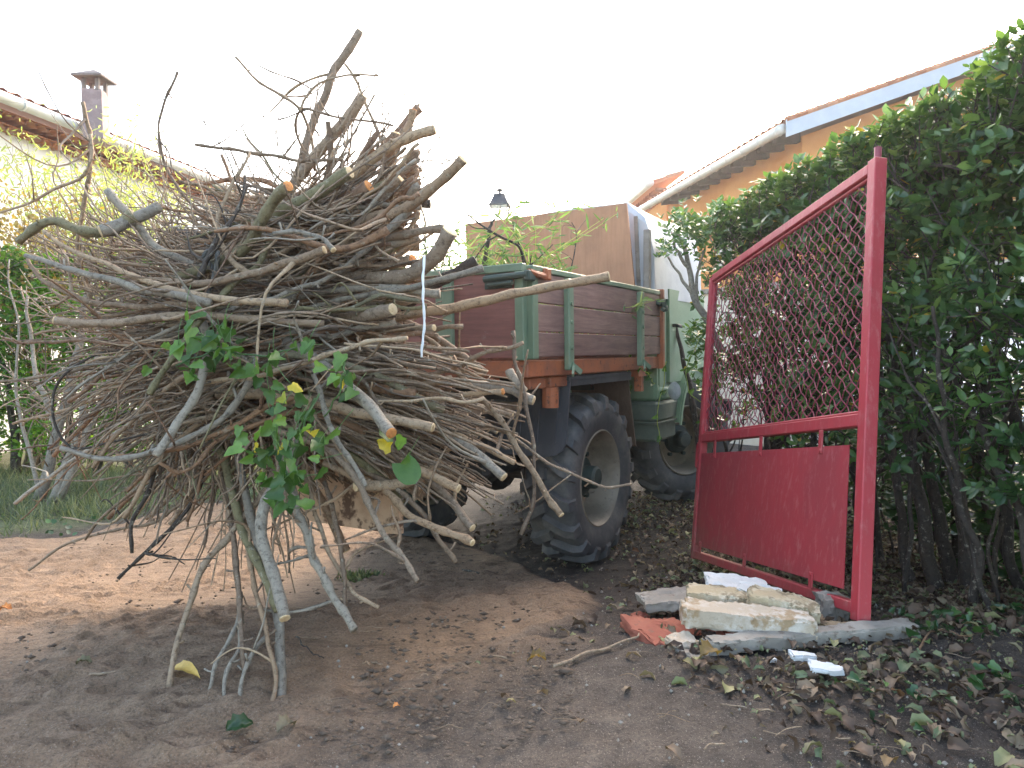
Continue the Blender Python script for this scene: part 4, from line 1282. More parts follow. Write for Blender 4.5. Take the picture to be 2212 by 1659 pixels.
NB = 'branch'
BR = [
 # pts, d0, d1, r0, r1, label, material, cut, twigs
 ([(777, 68), (745, 120), (722, 150), (705, 205), (683, 250), (665, 300), (640, 390), (600, 480), (560, 560)], 2.75, 2.75, 9, 8, 'tallest stout branch rising from the top of the pile', 'bark', 'pale', 1),
 ([(783, 208), (760, 245), (735, 275), (700, 315), (655, 370), (600, 450), (520, 560)], 2.6, 2.7, 12, 11, 'thick curved branch leaning right just below the tallest one', 'bark', 'pale', 0),
 ([(892, 238), (880, 275), (855, 330), (830, 400), (800, 470), (760, 560)], 2.8, 2.8, 8, 8, 'dark upright branch with an orange stub at its tip', 'bark', 'orange', 1),
 ([(938, 280), (880, 298), (810, 340), (740, 392), (660, 430), (580, 470), (470, 520)], 2.55, 2.6, 11, 11, 'smooth tan branch ending right below the orange tipped stub', 'bark', 'pale', 0),
 ([(855, 288), (845, 330), (818, 400), (775, 470), (730, 540)], 2.6, 2.7, 10, 10, 'short upright branch crossing in front of the smooth tan one', 'bark', 'pale', 0),
 ([(1000, 345), (960, 388), (905, 430), (850, 462), (790, 482), (750, 520), (715, 570), (690, 625), (640, 690)], 2.35, 2.6, 12, 13, 'long thick tan branch reaching farthest up to the right of the heap', 'bark', 'pale', 0),
 ([(866, 388), (825, 430), (785, 480), (750, 545), (700, 630)], 2.5, 2.65, 12, 11, 'stout branch with a pale cut end in the upper right heap', 'bark', 'pale', 0),
 ([(755, 372), (700, 410), (650, 438), (590, 470), (530, 530), (470, 600)], 2.4, 2.6, 14, 13, 'thick olive brown branch with a splintered pale break on top', 'bark_green', 'pale', 1),
 ([(797, 403), (750, 438), (690, 465), (620, 500), (540, 560)], 2.45, 2.65, 14, 13, 'brown branch with a round orange cut face on top of the heap', 'bark_red', 'orange', 0),
 ([(622, 402), (592, 430), (562, 480), (530, 535), (460, 572), (380, 600), (300, 620)], 2.2, 2.5, 13, 11, 'rough ringed branch with a ragged orange end in the heap centre', 'bark_green', 'orange', 0),
 ([(972, 500), (945, 548), (915, 578), (850, 598), (760, 598), (690, 590), (600, 600)], 2.35, 2.6, 17, 15, 'thickest hooked branch bending up at its right end', 'bark', 'pale', 0),
 ([(965, 497), (930, 496), (870, 508), (790, 528), (720, 555), (640, 600)], 2.42, 2.6, 9, 9, 'slender fork springing left from the thickest hooked branch', 'bark', None, 0),
 ([(890, 560), (840, 572), (780, 588), (720, 583), (640, 578), (560, 585)], 2.5, 2.7, 11, 12, 'smooth pale brown branch lying flat behind the thickest hooked one', 'bark', 'orange', 0),
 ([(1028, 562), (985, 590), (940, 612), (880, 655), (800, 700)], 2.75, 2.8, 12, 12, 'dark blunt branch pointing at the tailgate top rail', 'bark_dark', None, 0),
 ([(1314, 597), (1200, 617), (1100, 638), (1000, 660), (890, 680), (780, 700), (640, 720)], 2.55, 2.6, 10, 11, 'very long straight branch sticking out across the truck side', 'bark', 'pale', 0),
 ([(848, 668), (800, 680), (750, 682), (680, 665), (600, 660)], 2.35, 2.6, 14, 13, 'stout branch with a bright round cut face by the white cord', 'bark', 'pale', 0),
 ([(912, 630), (870, 648), (820, 660), (740, 650), (650, 660)], 2.6, 2.7, 13, 12, 'grey branch with a shaded pale cut above the bright round one', 'bark_grey', 'pale', 0),
 ([(937, 708), (885, 711), (800, 716), (700, 720), (600, 735)], 2.45, 2.65, 8, 8, 'slim straight branch with pale end touching the white cord', 'bark', 'pale', 0),
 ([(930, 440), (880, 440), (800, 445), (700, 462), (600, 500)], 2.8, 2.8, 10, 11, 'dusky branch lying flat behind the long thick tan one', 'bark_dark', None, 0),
 ([(1152, 865), (1100, 842), (1020, 832), (940, 820), (860, 800), (760, 780)], 2.6, 2.7, 11, 10, 'grey split ended branch low beside the mudguard', 'bark_grey', 'pale', 0),
 ([(1132, 845), (1112, 820), (1100, 800)], 2.6, 2.62, 8, 10, 'short broken stub forking up by the mudguard', 'bark_grey', 'pale', 0),
 ([(1086, 846), (1000, 857), (920, 866), (840, 862), (740, 850)], 2.4, 2.55, 6, 7, 'thin tan branch with a torn yellowish end by the mudguard', 'bark', 'orange', 1),
 ([(1130, 740), (1065, 763), (1000, 786), (930, 812), (860, 828), (780, 842)], 2.45, 2.6, 5, 6, 'thin knobbly branch across the orange bed rail', 'bark', None, 2),
 ([(845, 935), (815, 895), (760, 845), (715, 808), (675, 775), (620, 740)], 2.1, 2.45, 13, 14, 'thick lichen grey branch slanting down to a torn pale end', 'bark_grey', 'orange', 0),
 ([(934, 924), (880, 912), (820, 900), (760, 890), (690, 870), (560, 850), (470, 850)], 2.25, 2.4, 11, 12, 'thick branch with a sawn pale butt right of the lichen grey one', 'bark', 'pale', 0),
 ([(1212, 1112), (1172, 1052), (1120, 975), (1075, 900), (1010, 830), (960, 770), (905, 720)], 2.45, 2.6, 7, 5, 'long diagonal branch hanging in front of the rear tyre', 'bark', 'pale', 1),
 ([(1125, 1155), (1150, 1065), (1152, 980), (1135, 880), (1118, 790), (1108, 715)], 2.5, 2.6, 4, 4, 'thin whippy twig hanging down in front of the rear tyre', 'twig', None, 3),
 ([(1365, 1046), (1300, 1043), (1220, 1020), (1150, 975), (1090, 935), (1000, 900)], 2.5, 2.55, 2.4, 3.5, 'fine twig reaching right across the rear wheel rim', 'twig', None, 2),
 ([(902, 1255), (870, 1205), (830, 1150), (795, 1090), (770, 1030), (720, 975), (660, 930)], 2.1, 2.4, 6, 8, 'knobbly twig drooping lowest in front of the muddy board', 'bark', None, 3),
 ([(1020, 1172), (960, 1145), (890, 1115), (840, 1065), (780, 1040), (700, 1000)], 2.2, 2.45, 8, 7, 'forked branch reaching low right with a blunt round tip', 'bark', 'pale', 2),
 ([(1020, 1140), (985, 1100), (950, 1060), (890, 1010), (800, 960)], 2.35, 2.55, 9, 8, 'drooping branch with a ragged tip above the forked low one', 'bark', 'pale', 2),
 ([(990, 1055), (940, 1030), (880, 1000), (800, 960), (700, 920)], 2.3, 2.5, 10, 9, 'tan branch with a square sawn end over the muddy board', 'bark', 'pale', 0),
 ([(1112, 1000), (1060, 975), (1000, 940), (920, 900), (840, 870)], 2.4, 2.55, 6, 6, 'slim knobbly branch with a budded tip in front of the black flap', 'bark', None, 2),
 ([(1088, 1030), (1040, 990), (980, 945), (910, 905), (820, 860)], 2.35, 2.55, 10, 9, 'grey branch pointing down right at the black flap', 'bark_grey', 'pale', 1),
 ([(985, 1215), (945, 1160), (900, 1095), (830, 1040), (760, 1000)], 2.25, 2.45, 5, 6, 'slim twig with swollen buds next to the forked low branch', 'bark', None, 2),
 ([(770, 1050), (830, 1050), (900, 1035), (950, 1000)], 2.3, 2.5, 12, 12, 'short sawn log piece jammed above the muddy board', 'bark', 'pale', 0),
 ([(610, 1545), (606, 1470), (603, 1390), (598, 1320), (570, 1220), (540, 1120), (520, 1020), (500, 930)], 2.04, 2.5, 11, 8, 'pale grey stick propping on the sand under the pile', 'bark_grey', None, 0),
 ([(615, 1335), (600, 1265), (575, 1190), (565, 1130), (580, 1075), (610, 1020), (640, 950)], 2.0, 2.4, 13, 11, 'thick silvery stick with a torn lower end in front of the pale grey one', 'bark_grey', 'pale', 0),
 ([(365, 1500), (380, 1400), (412, 1300), (448, 1210), (500, 1150), (560, 1080), (600, 1000)], 2.1, 2.5, 6, 7, 'lone brown stick standing on the sand beside the yellow leaf', 'bark', None, 0),
 ([(570, 1615), (592, 1500), (588, 1400), (560, 1310), (540, 1230), (530, 1150), (510, 1050)], 1.98, 2.45, 4.5, 6, 'thin stick reaching nearest to the camera on the sand', 'bark', None, 3),
 ([(528, 1445), (520, 1330), (512, 1220), (500, 1120), (480, 1030)], 2.1, 2.5, 5, 6, 'knobbly hanging twig just left of the pale grey stick', 'twig', None, 3),
 ([(600, 1320), (560, 1220), (525, 1150), (500, 1050), (470, 960)], 2.2, 2.5, 9, 9, 'mossy brown limb curving down behind the silvery stick', 'bark_green', None, 1),
 ([(765, 1360), (725, 1300), (680, 1220), (655, 1140), (630, 1060), (600, 960)], 2.15, 2.5, 8, 9, 'grey limb dropping right to black budded tips on the sand', 'bark_grey', None, 5),
 ([(748, 1335), (740, 1230), (725, 1130), (700, 1040)], 2.2, 2.45, 4, 5, 'straight thin stick standing left of the green moss tuft', 'bark', None, 1),
 ([(818, 1312), (760, 1268), (710, 1190), (680, 1110), (660, 1030)], 2.2, 2.5, 4, 5, 'thin twig bent along the sand below the muddy board', 'twig', None, 2),
 ([(450, 1500), (462, 1440), (490, 1390), (512, 1340), (520, 1280)], 2.06, 2.3, 4, 5, 'thin twig leftmost of three short ones standing in sand', 'bark_grey', None, 0),
 ([(485, 1512), (495, 1440), (515, 1390), (522, 1320)], 2.04, 2.3, 4, 5, 'thin twig middle of three short ones standing in sand', 'bark_grey', None, 0),
 ([(516, 1560), (520, 1470), (545, 1410), (580, 1370)], 2.0, 2.2, 4, 5, 'thin twig rightmost of three short ones standing in sand', 'bark_grey', None, 1),
 ([(62, 1232), (140, 1180), (230, 1150), (330, 1130), (390, 1090), (430, 1030)], 2.6, 2.6, 2.5, 4, 'low thin twig trailing left over the sand edge', 'twig', None, 2),
 ([(255, 1250), (320, 1185), (380, 1130), (430, 1060), (450, 980)], 2.5, 2.6, 3.5, 5, 'dark twig drooping onto the ruts left of the lone brown stick', 'bark_dark', None, 4),
 ([(285, 1195), (288, 1130), (315, 1070), (340, 1000), (350, 930)], 2.5, 2.6, 3.5, 4.5, 'dark twig hanging straight above the rutted sand', 'bark_dark', None, 2),
 ([(40, 522), (90, 490), (130, 480), (180, 500), (225, 498), (290, 465)], 2.4, 2.4, 7, 13, 'curved ochre branch poking far left out of the pile', 'bark_green', None, 0),
 ([(218, 500), (260, 485), (310, 462), (345, 445)], 2.36, 2.45, 14, 12, 'thick grey log end with a pale cut on the far left', 'bark_grey', 'pale', 0),
 ([(232, 410), (285, 470), (330, 530), (390, 560), (470, 590), (560, 610)], 2.4, 2.5, 9, 9, 'grey stub rising left above the thick grey log end', 'bark_grey', None, 0),
 ([(178, 220), (190, 280), (195, 340), (188, 400), (172, 470), (165, 560), (200, 660)], 2.5, 2.6, 4, 4, 'upright thin twig in front of the chimney', 'twig', None, 3),
 ([(384, 155), (350, 230), (342, 300), (370, 385), (425, 450), (480, 520)], 2.6, 2.6, 2.5, 3.5, 'thin arched twig rising above the left of the pile', 'twig', None, 2),
 ([(508, 122), (556, 172), (600, 205), (650, 245), (668, 300), (680, 370)], 2.5, 2.7, 2.5, 3.5, 'fine twig reaching up left beside the tallest branch', 'twig', None, 2),
 ([(850, 272), (760, 256), (690, 242), (650, 238), (640, 290), (680, 360)], 2.5, 2.7, 2.5, 3, 'fine twig arching sideways below the tallest branch', 'twig', None, 2),
 ([(818, 163), (755, 163), (700, 175), (660, 210), (648, 240)], 2.6, 2.6, 2, 3, 'fine twig looping across the tallest branch', 'twig', None, 1),
 ([(745, 138), (778, 195), (805, 260), (830, 320), (850, 380)], 2.76, 2.8, 3, 4, 'straight thin shoot running down right from the tallest branch', 'twig', None, 0),
 ([(420, 312), (500, 322), (580, 336), (660, 350), (740, 345)], 2.5, 2.6, 3, 4, 'dark twig lying level above the top of the heap', 'twig', None, 3),
 ([(0, 460), (70, 435), (130, 400), (180, 375), (200, 340), (195, 290)], 2.5, 2.5, 2.5, 3.5, 'thin twig arching left over the white wall', 'twig', None, 2),
 ([(708, 262), (716, 320), (712, 370), (695, 430)], 2.6, 2.7, 6, 9, 'short pointed stub standing left of the crossing branches', 'bark', None, 0),
 ([(-20, 825), (100, 812), (200, 792), (300, 760), (400, 700)], 2.3, 2.5, 3, 5, 'thin branch leaving the photo at its left edge', 'twig', None, 2),
 ([(130, 968), (200, 990), (290, 985), (370, 965), (440, 930), (500, 885), (540, 820), (552, 770)], 2.15, 2.3, 5, 8, 'slate grey branch curving under the heap with a forked left tip', 'bark_grey', None, 3),
 ([(336, 985), (380, 925), (415, 870), (438, 800), (447, 745), (435, 690)], 2.1, 2.35, 9, 9, 'straight greenish grey branch slanting below the ivy', 'bark_grey', None, 1),
 ([(322, 852), (370, 780), (430, 700), (500, 620), (560, 560), (600, 500)], 2.15, 2.4, 7, 6, 'long olive shoot slanting up across the heap above the ivy', 'bark_green', None, 2),
 ([(250, 985), (340, 978), (420, 960), (500, 925), (580, 875), (650, 855)], 2.2, 2.35, 5, 6, 'reddish branch bowed below the slate grey one', 'bark_red', None, 3),
 ([(345, 1000), (380, 1020), (430, 1005), (460, 960), (520, 930), (600, 900)], 2.15, 2.35, 4, 5, 'hooked twig curling under the greenish grey branch', 'bark_red', None, 1),
 ([(880, 730), (800, 745), (720, 765), (640, 790), (540, 815), (430, 830)], 2.15, 2.3, 5, 6, 'tan branch running level right of the ivy leaves', 'bark', None, 2),
 ([(720, 540), (690, 510), (650, 500), (590, 505)], 2.15, 2.25, 5, 5, 'whitish peeled twig hooking down in the heap centre', 'bark_grey', 'pale', 1),
 ([(455, 655), (330, 628), (220, 602), (140, 580), (55, 552)], 2.2, 2.35, 10, 5, 'pale grey branch sweeping out left just under the thick grey log end', 'bark_grey', None, 2),
 ([(620, 655), (440, 640), (330, 612), (235, 572), (150, 540), (95, 500)], 2.18, 2.35, 9, 4, 'long tan branch rising slightly at its left tip', 'bark', None, 3),
 ([(520, 652), (400, 662), (280, 664), (170, 645), (85, 605), (60, 560)], 2.2, 2.4, 8, 4, 'upturned branch in the left half above the middle', 'bark', None, 3),
 ([(118, 693), (200, 700), (300, 690), (420, 680), (560, 692), (700, 700)], 2.15, 2.3, 9, 8, 'level brown branch with its pale butt facing left', 'bark', 'pale', 1),
 ([(440, 762), (300, 742), (170, 735), (60, 742), (10, 730)], 2.25, 2.4, 6, 3, 'slim branch running out left beyond the bright hedge', 'bark_red', None, 3),
 ([(700, 540), (620, 570), (540, 592), (430, 612), (320, 606), (240, 620)], 2.2, 2.35, 10, 6, 'tan branch curving down left from the whitish peeled twig', 'bark', 'pale', 1),
 ([(200, 1010), (270, 930), (350, 850), (440, 790), (520, 740)], 2.25, 2.35, 4, 6, 'brown branch fanning down left below the vine loop', 'bark', None, 3),
 ([(560, 600), (500, 560), (470, 480), (500, 400), (540, 330)], 2.3, 2.5, 7, 3, 'knotty upright twig with side spurs on the heap top', 'bark', None, 5),
 ([(430, 600), (470, 520), (520, 440), (530, 380)], 2.3, 2.5, 6, 3, 'dark spurred twig left of the rough ringed branch', 'bark_dark', None, 5),
 ([(790, 1050), (760, 1000), (720, 940), (690, 850), (670, 780)], 2.1, 2.3, 5, 6, 'slate twig passing behind the lower ivy', 'bark_grey', None, 2),
]
for i, (pts, d0, d1, ra, rb, lab, mm, cut, tw) in enumerate(BR):
    branch('branch', pts, d0, d1, ra, rb, lab, mm, cut, tw)


# the mass of the pile: bowed branches pinched at the middle, fanning to both ends
def fill_branch(front):
    yw = rnd.uniform(440, 920)
    xw = rnd.gauss(590, 80) + max(0, 570 - yw) * .95
    d = rnd.uniform(2.36, 2.72) if front else rnd.uniform(2.65, 3.4)
    # right end
    fr_ = (yw - 680) / 240
    wild = 2.8 if rnd.random() < .35 else 1
    ar = math.atan2(fr_ * .62 + rnd.gauss(0, .17) * wild - .08, 1)
    al = math.atan2((.2 if fr_ < 0 else .6) * fr_ + rnd.gauss(0, .22) * wild + .10, 1)
    lr = rnd.uniform(120, 400) * (1.05 if fr_ < -.4 else 1)
    if -.35 < fr_ < .15: lr = min(lr, 300)
    ll = rnd.uniform(120, 400) if rnd.random() < .75 else rnd.uniform(300, 480)
    if fr_ > .6: lr = min(lr, 420)
    if fr_ < -.4: ll = min(ll, 260)
    if fr_ < -.3: lr = min(lr, (905 - xw) / math.cos(ar))
    bend = rnd.gauss(0, 14)
    pr = (xw + lr * math.cos(ar), yw + lr * math.sin(ar))
    pl_ = (xw - ll * math.cos(al), yw + ll * math.sin(al))
    q = [pr, (xw + lr * .5 * math.cos(ar * .8), yw + lr * .5 * math.sin(ar * .8) + bend), (xw, yw), (xw - ll * .5 * math.cos(al * .8), yw + ll * .5 * math.sin(al * .8) - bend), pl_]
    return q, d


LAB = 'bare brown branch packed among many like it in the heap'
GRP = 'bare branches packed in the heap'
for i in range(205):
    q, d = fill_branch(i % 2 == 0)
    r_ = rnd.choice((3.2, 3.6, 4, 4.5, 5, 5.5, 6, 7, 8, 10))
    branch('branch', q, d + rnd.gauss(0, .07), d + rnd.gauss(0, .09), r_, r_ * rnd.uniform(.25, .6), LAB,
           rnd.choice(('bark', 'bark', 'bark', 'bark_grey', 'bark_red', 'bark_red', 'bark_green')), 'pale' if i % 4 == 1 else None, rnd.choice((0, 1, 2, 3)), GRP, every=.1)


def brushwood():
    mb = MB()

    def stick(P3, r0_, r1_, n=12, wig=.03, sides=5, knob=.4):
        P = wiggle(spline(P3, n), wig)
        rr = knobby(P, r0_, r1_, knob, .045); mb.tube(P, rr, sides, rnd.random(), cap=False)
        add_spurs(mb, P, rr, rnd.randint(1, 4), .008, .03)
    # fine mass through the heap
    for i in range(1150):
        q, d = fill_branch(rnd.random() < .3)
        k = rnd.uniform(.35, 1.0)
        c = q[2] if rnd.random() < .5 else q[rnd.choice((1, 3))]
        P3 = [at(c[0] + (x - c[0]) * k, c[1] + (y - c[1]) * k, d + rnd.gauss(0, .12)) for x, y in q[::2]]
        r_ = rnd.uniform(.002, .0055)
        stick(P3, r_, r_ * .5)
    # left fan of fine tips, bowed
    for i in range(230):
        a = rnd.uniform(-.55, .75)
        x0, y0 = rnd.uniform(300, 520), 690 + 240 * a + rnd.gauss(0, 40)
        l = rnd.uniform(160, 360) * (1 - .25 * abs(a))
        ang = a * 1.0 + rnd.gauss(0, .3)
        d = rnd.uniform(2.3, 3.2)
        q = [(x0, y0), (x0 - l * .5 * math.cos(ang * .7), y0 + l * .5 * math.sin(ang * .7)), (x0 - l * math.cos(ang), y0 + l * math.sin(ang))]
        stick([at(x, y, d + rnd.gauss(0, .08)) for x, y in q], rnd.uniform(.0025, .005), .0018)
    # hanging twigs under the heap
    for i in range(70):
        x0, y0 = rnd.uniform(330, 680), rnd.uniform(880, 1010)
        l = rnd.uniform(80, 260) * (1.35 if 440 < x0 < 640 else .8)
        dx = (x0 - 520) * rnd.uniform(-.1, .55) + rnd.gauss(0, 40)
        d = rnd.uniform(2.25, 2.9)
        stick([at(x0, y0, d), at(x0 + dx * .3, y0 + l * .5, d - .03), at(x0 + dx, y0 + l, d - .05)], rnd.uniform(.0025, .006), .002, 12, .03)
    # right lower spray of long parallel shoots
    for i in range(300):
        x0, y0 = rnd.uniform(640, 800), rnd.uniform(740, 960)
        ang = .18 + (y0 - 780) / 360 * .55 + rnd.gauss(0, .1)
        l = rnd.uniform(180, 390) * (1 - .15 * abs((y0 - 850) / 110))
        d = rnd.uniform(2.35, 3.0)
        q = [(x0, y0), (x0 + l * .5, y0 + l * .5 * math.sin(ang) - 8), (x0 + l * math.cos(ang), y0 + l * math.sin(ang))]
        stick([at(x, y, d + rnd.gauss(0, .03)) for x, y in q], rnd.uniform(.003, .006), .003, 14, .02, 5, .5)
    # sparse shoots standing up over the top
    for i in range(150):
        x0 = rnd.uniform(130, 860); y0 = 590 - 190 * math.exp(-((x0 - 740) / 160) ** 2) + rnd.gauss(0, 45)
        l = rnd.uniform(60, 250); ang = R(90) + (560 - x0) / 500 + rnd.gauss(0, .5)
        d = rnd.uniform(2.4, 3.1)
        q = [(x0, y0), (x0 + l * .5 * math.cos(ang) + rnd.gauss(0, 10), y0 - l * .5 * math.sin(ang)), (x0 + l * math.cos(ang), y0 - l * math.sin(ang))]
        stick([at(x, y, d) for x, y in q], rnd.uniform(.0022, .004), .0016, 12, .03)
    o = mb.build('brushwood', M['twig'], None, smooth=True)
    tag(o, 'mass of thin knobbly twigs filling the branch pile', 'twigs', kind='stuff')


brushwood()

# inner dark logs that fill the heart of the pile
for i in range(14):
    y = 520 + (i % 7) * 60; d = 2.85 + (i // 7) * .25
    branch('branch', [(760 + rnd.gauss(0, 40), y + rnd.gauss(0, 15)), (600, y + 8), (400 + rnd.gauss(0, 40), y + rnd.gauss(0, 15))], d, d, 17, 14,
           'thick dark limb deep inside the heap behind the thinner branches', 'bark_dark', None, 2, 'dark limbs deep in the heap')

# cable, cord
cab_pts = [(468, 590), (452, 570), (440, 555), (452, 540), (470, 548), (462, 600), (448, 640), (436, 690), (428, 740), (424, 770)]
mb = MB()
P = spline([at(x, y, 2.34 if i > 3 else 2.38) for i, (x, y) in enumerate(cab_pts)], 90)
for s in range(3):
    Q = P.copy(); an = np.arange(len(P)) * .55 + s * 2.094
    Q[:, 0] += .0045 * np.cos(an); Q[:, 2] += .0035 * np.sin(an) * .5; Q[:, 1] += .0045 * np.sin(an)
    mb.tube(Q, .0048, 6)
o = mb.build('steel_cable', M['cable'], None, True, loc=tuple(P[-1])); tag(o, 'twisted steel cable looped down the front of the heap', 'cable')
mb = MB()
P = wiggle(spline([at(917, 552, 2.3), at(914, 620, 2.28), at(917, 700, 2.29), at(911, 772, 2.3)], 40), .004)
mb.tube(P, [.0032 + .0018 * abs(math.sin(i * .5)) for i in range(40)], 6)
o = mb.build('hanging_string', M['string'], None, True, loc=tuple(P[0])); tag(o, 'limp white plastic cord hanging from the thickest hooked branch', 'cord')
mb = MB()
P = spline([at(x, y, 2.35) for x, y in [(330, 760), (230, 760), (150, 800), (116, 850), (120, 920), (160, 968), (240, 955), (330, 935)]], 60)
mb.tube(P, .0042, 6)
o = mb.build('wire_loop', M['bark_dark'], None, True, loc=tuple(P[0])); tag(o, 'dark bowed wire like vine looping out of the left of the heap', 'vine')


# ------------------------------------------------------------------ ivy in the heap
def rand_dirs(n, bias, k):
    a = rng.normal(size=(n, 3)) + np.array(bias) * k
    return a / np.linalg.norm(a, axis=1)[:, None]


def ivy(label, spots, d, n_stems, stems, size=(.036, .058)):
    base = at(*stems[0][0], d)
    o = empty('ivy_sprig', base); tag(o, label, 'ivy')
    mb = MB()
    for st_ in stems:
        P = wiggle(spline([at(x, y, d + rnd.uniform(-.05, .02)) for x, y in st_], 26), .015)
        mb.tube(P, .0028, 5, rnd.random())
    pos = []
    for (cx_, cy_, sx, sy, n) in spots:
        for _ in range(n):
            pos.append(tuple(at(rnd.gauss(cx_, sx), rnd.gauss(cy_, sy), d + rnd.uniform(-.09, .05))))
    pos = np.array(pos); n = len(pos)
    ax = rand_dirs(n, (0, -.3, -.6), 1.3); nr = rand_dirs(n, (0, -1, .6), 1.2)
    L = rng.uniform(size[0], size[1], n)
    for i in range(0, n, 2):
        q = pos[i]; mb.tube(spline([q, q - ax[i] * .03 + np.array((0, 0, .01)), q - ax[i] * .06 + np.array((0, .02, .02))], 5), .0012, 4)
    mb.build('stems', M['bamboo'], o, True, world=True)
    lc = leaf_cloud('leaves', M['ivy'], pos, ax, nr, L, L * rng.uniform(.75, 1.0, n), IVY_V, IVY_F, loc=None)
    lc.parent = o; lc.location = -Vector(base)


ivy('dark green rounded ivy with one yellow leaf on the heap front', [(470, 750, 45, 26, 26), (560, 770, 60, 22, 14), (400, 785, 40, 16, 7), (660, 740, 20, 15, 4)], 2.12, 4,
    [[(380, 790), (460, 760), (560, 770), (640, 750)], [(430, 720), (470, 760), (520, 770)]])
ivy('bright hanging ivy sprig with pointed leaves before the muddy board', [(600, 990, 38, 45, 30), (640, 900, 35, 40, 16), (615, 1050, 30, 22, 14), (545, 990, 22, 12, 5)], 2.05, 5,
    [[(690, 850), (660, 910), (645, 960), (630, 1040)], [(680, 860), (640, 930), (600, 970), (560, 990)], [(640, 960), (610, 1010), (600, 1060)]], (.032, .056))
ivy('few ivy leaves beside the lichen grey branch', [(740, 790, 14, 20, 8), (765, 850, 10, 8, 2), (830, 965, 26, 14, 4), (700, 915, 20, 20, 5)], 2.15, 2, [[(730, 770), (745, 810), (700, 900)]], (.04, .06))


def single_leaf(name, label, p, ax, nr, L, W, m_, tv=LEAF_V, tf=LEAF_F, var=.5, cat='leaf', group=None):
    loc = Vector(p)
    o = leaf_cloud(name, m_, [tuple(loc)], [ax], [nr], L, W, tv, tf, np.array([var]), loc=loc)
    tag(o, label, cat, group)
    return o


# large round leaf hanging at the lower right of the heap
RND_V = np.array([(0, 0, 0), (-.05, -.25, .02), (.12, -.48, .04), (.45, -.55, .03), (.75, -.38, .03), (1, 0, 0), (.75, .38, .03), (.45, .55, .03), (.12, .48, .04), (-.05, .25, .02), (.45, 0, -.03)])
single_leaf('round_leaf', 'single large round green leaf dangling over the dark wheel', at(870, 1000, 2.15), (.5, -.3, -.75), (.3, -1, .2), .075, .07, M['ivy'], HEART_V, HEART_F, .45)

# ------------------------------------------------------------------ bamboo and cuttings lying in the truck bed
def cuttings():
    mb = MB(); pos = []; ax = []
    base = TM @ Vector((-.7, -.2, 1.29))
    o = empty('bamboo_cuttings', base); tag(o, 'pale green bamboo cuttings heaped in the truck bed', 'cuttings')
    for i in range(70):
        x = rnd.uniform(-1.35, -.12); y = rnd.uniform(-.8, .55)
        p0 = Vector((x, y, 1.4))
        hgt = rnd.uniform(.35, .62) * (1.25 if x > -1.1 and y < 0 else .9)
        if y > .2: hgt *= .6
        p1 = p0 + Vector((rnd.gauss(0, .1), rnd.gauss(0, .1), hgt * .6)); p2 = p0 + Vector((rnd.gauss(.05, .25), rnd.gauss(.05, .2), hgt))
        P = [TM @ p for p in (p0, p1, p2)]
        S_ = spline(P, 10); mb.tube(S_, np.linspace(.004, .0015, 10), 5, rnd.random())
        for k in range(22):
            q = S_[rnd.randrange(3, 10)]
            pos.append(q + rng.normal(size=3) * .02)
            a = np.array((rnd.gauss(0, 1), rnd.gauss(0, 1), rnd.gauss(.1, .5))); ax.append(a)
    mb.build('stems', M['willow'], o, True, world=True)
    n = len(pos); L = rng.uniform(.05, .115, n)
    lc = leaf_cloud('leaves', M['bamboo'], pos, ax, rand_dirs(n, (0, 0, 1), 1), L, L * .16, loc=base); lc.location = (0, 0, 0); lc.parent = o
    # dark bare stems standing among them
    def bare(name, pts, r_, label, tw):
        P = wiggle(spline([at(*p) for p in pts], 20), .012); m2 = MB(); rr = knobby(P, r_, r_ * .4, .25, .07)
        m2.tube(P, rr, 7); add_twigs(m2, P, rr, tw, (.08, .22))
        q = m2.build('cut_stem', M['bark_dark'], None, True, loc=tuple(P[0])); tag(q, label, 'branch')
    bare('a', [(1040, 640, 4.3), (1048, 570, 4.3), (1055, 500, 4.3), (1062, 478, 4.3)], .022, 'thick dark stem standing in the truck bed beneath the lamp', 1)
    bare('b', [(1140, 640, 4.0), (1130, 560, 4.0), (1115, 530, 4.0), (1060, 500, 4.0), (1005, 457, 4.0)], .010, 'slim dark stem leaning left out of the truck bed', 3)
    bare('c', [(1145, 640, 4.1), (1138, 580, 4.1), (1120, 520, 4.1), (1108, 480, 4.1)], .012, 'forked dark stem upright behind the tailgate latch', 5)
    bare('d', [(1225, 620, 4.6), (1238, 560, 4.6), (1245, 510, 4.6), (1235, 480, 4.6)], .005, 'wiry stem with small leaves before the plywood sheet', 5)
    # blue green sprigs behind the hooked branch
    pos = []; ax = []; m3 = MB(); b0 = TM @ Vector((-1.3, -.7, 1.5))
    for i in range(26):
        p0 = TM @ Vector((rnd.uniform(-1.55, -.75), rnd.uniform(-.85, -.3), 1.5)); p1 = p0 + Vector((rnd.gauss(0, .12), rnd.gauss(0, .1), rnd.uniform(.25, .6)))
        S_ = spline([p0, (p0 + p1) / 2 + Vector((rnd.gauss(0, .03), 0, 0)), p1], 9); m3.tube(S_, .003, 5)
        for k in range(14):
            pos.append(S_[rnd.randrange(2, 9)]); ax.append(np.array((rnd.gauss(0, 1), rnd.gauss(0, 1), rnd.gauss(.4, .6))))
    o2 = empty('shrub_cuttings', b0); tag(o2, 'dark blue green shrub cuttings at the left of the truck bed', 'cuttings')
    m3.build('stems', M['bark_dark'], o2, True, world=True); n = len(pos)
    lc = leaf_cloud('leaves', M['ivy_dark'], pos, ax, rand_dirs(n, (0, 0, 1), 1), rng.uniform(.03, .055, n), .018, loc=b0); lc.location = (0, 0, 0); lc.parent = o2


cuttings()

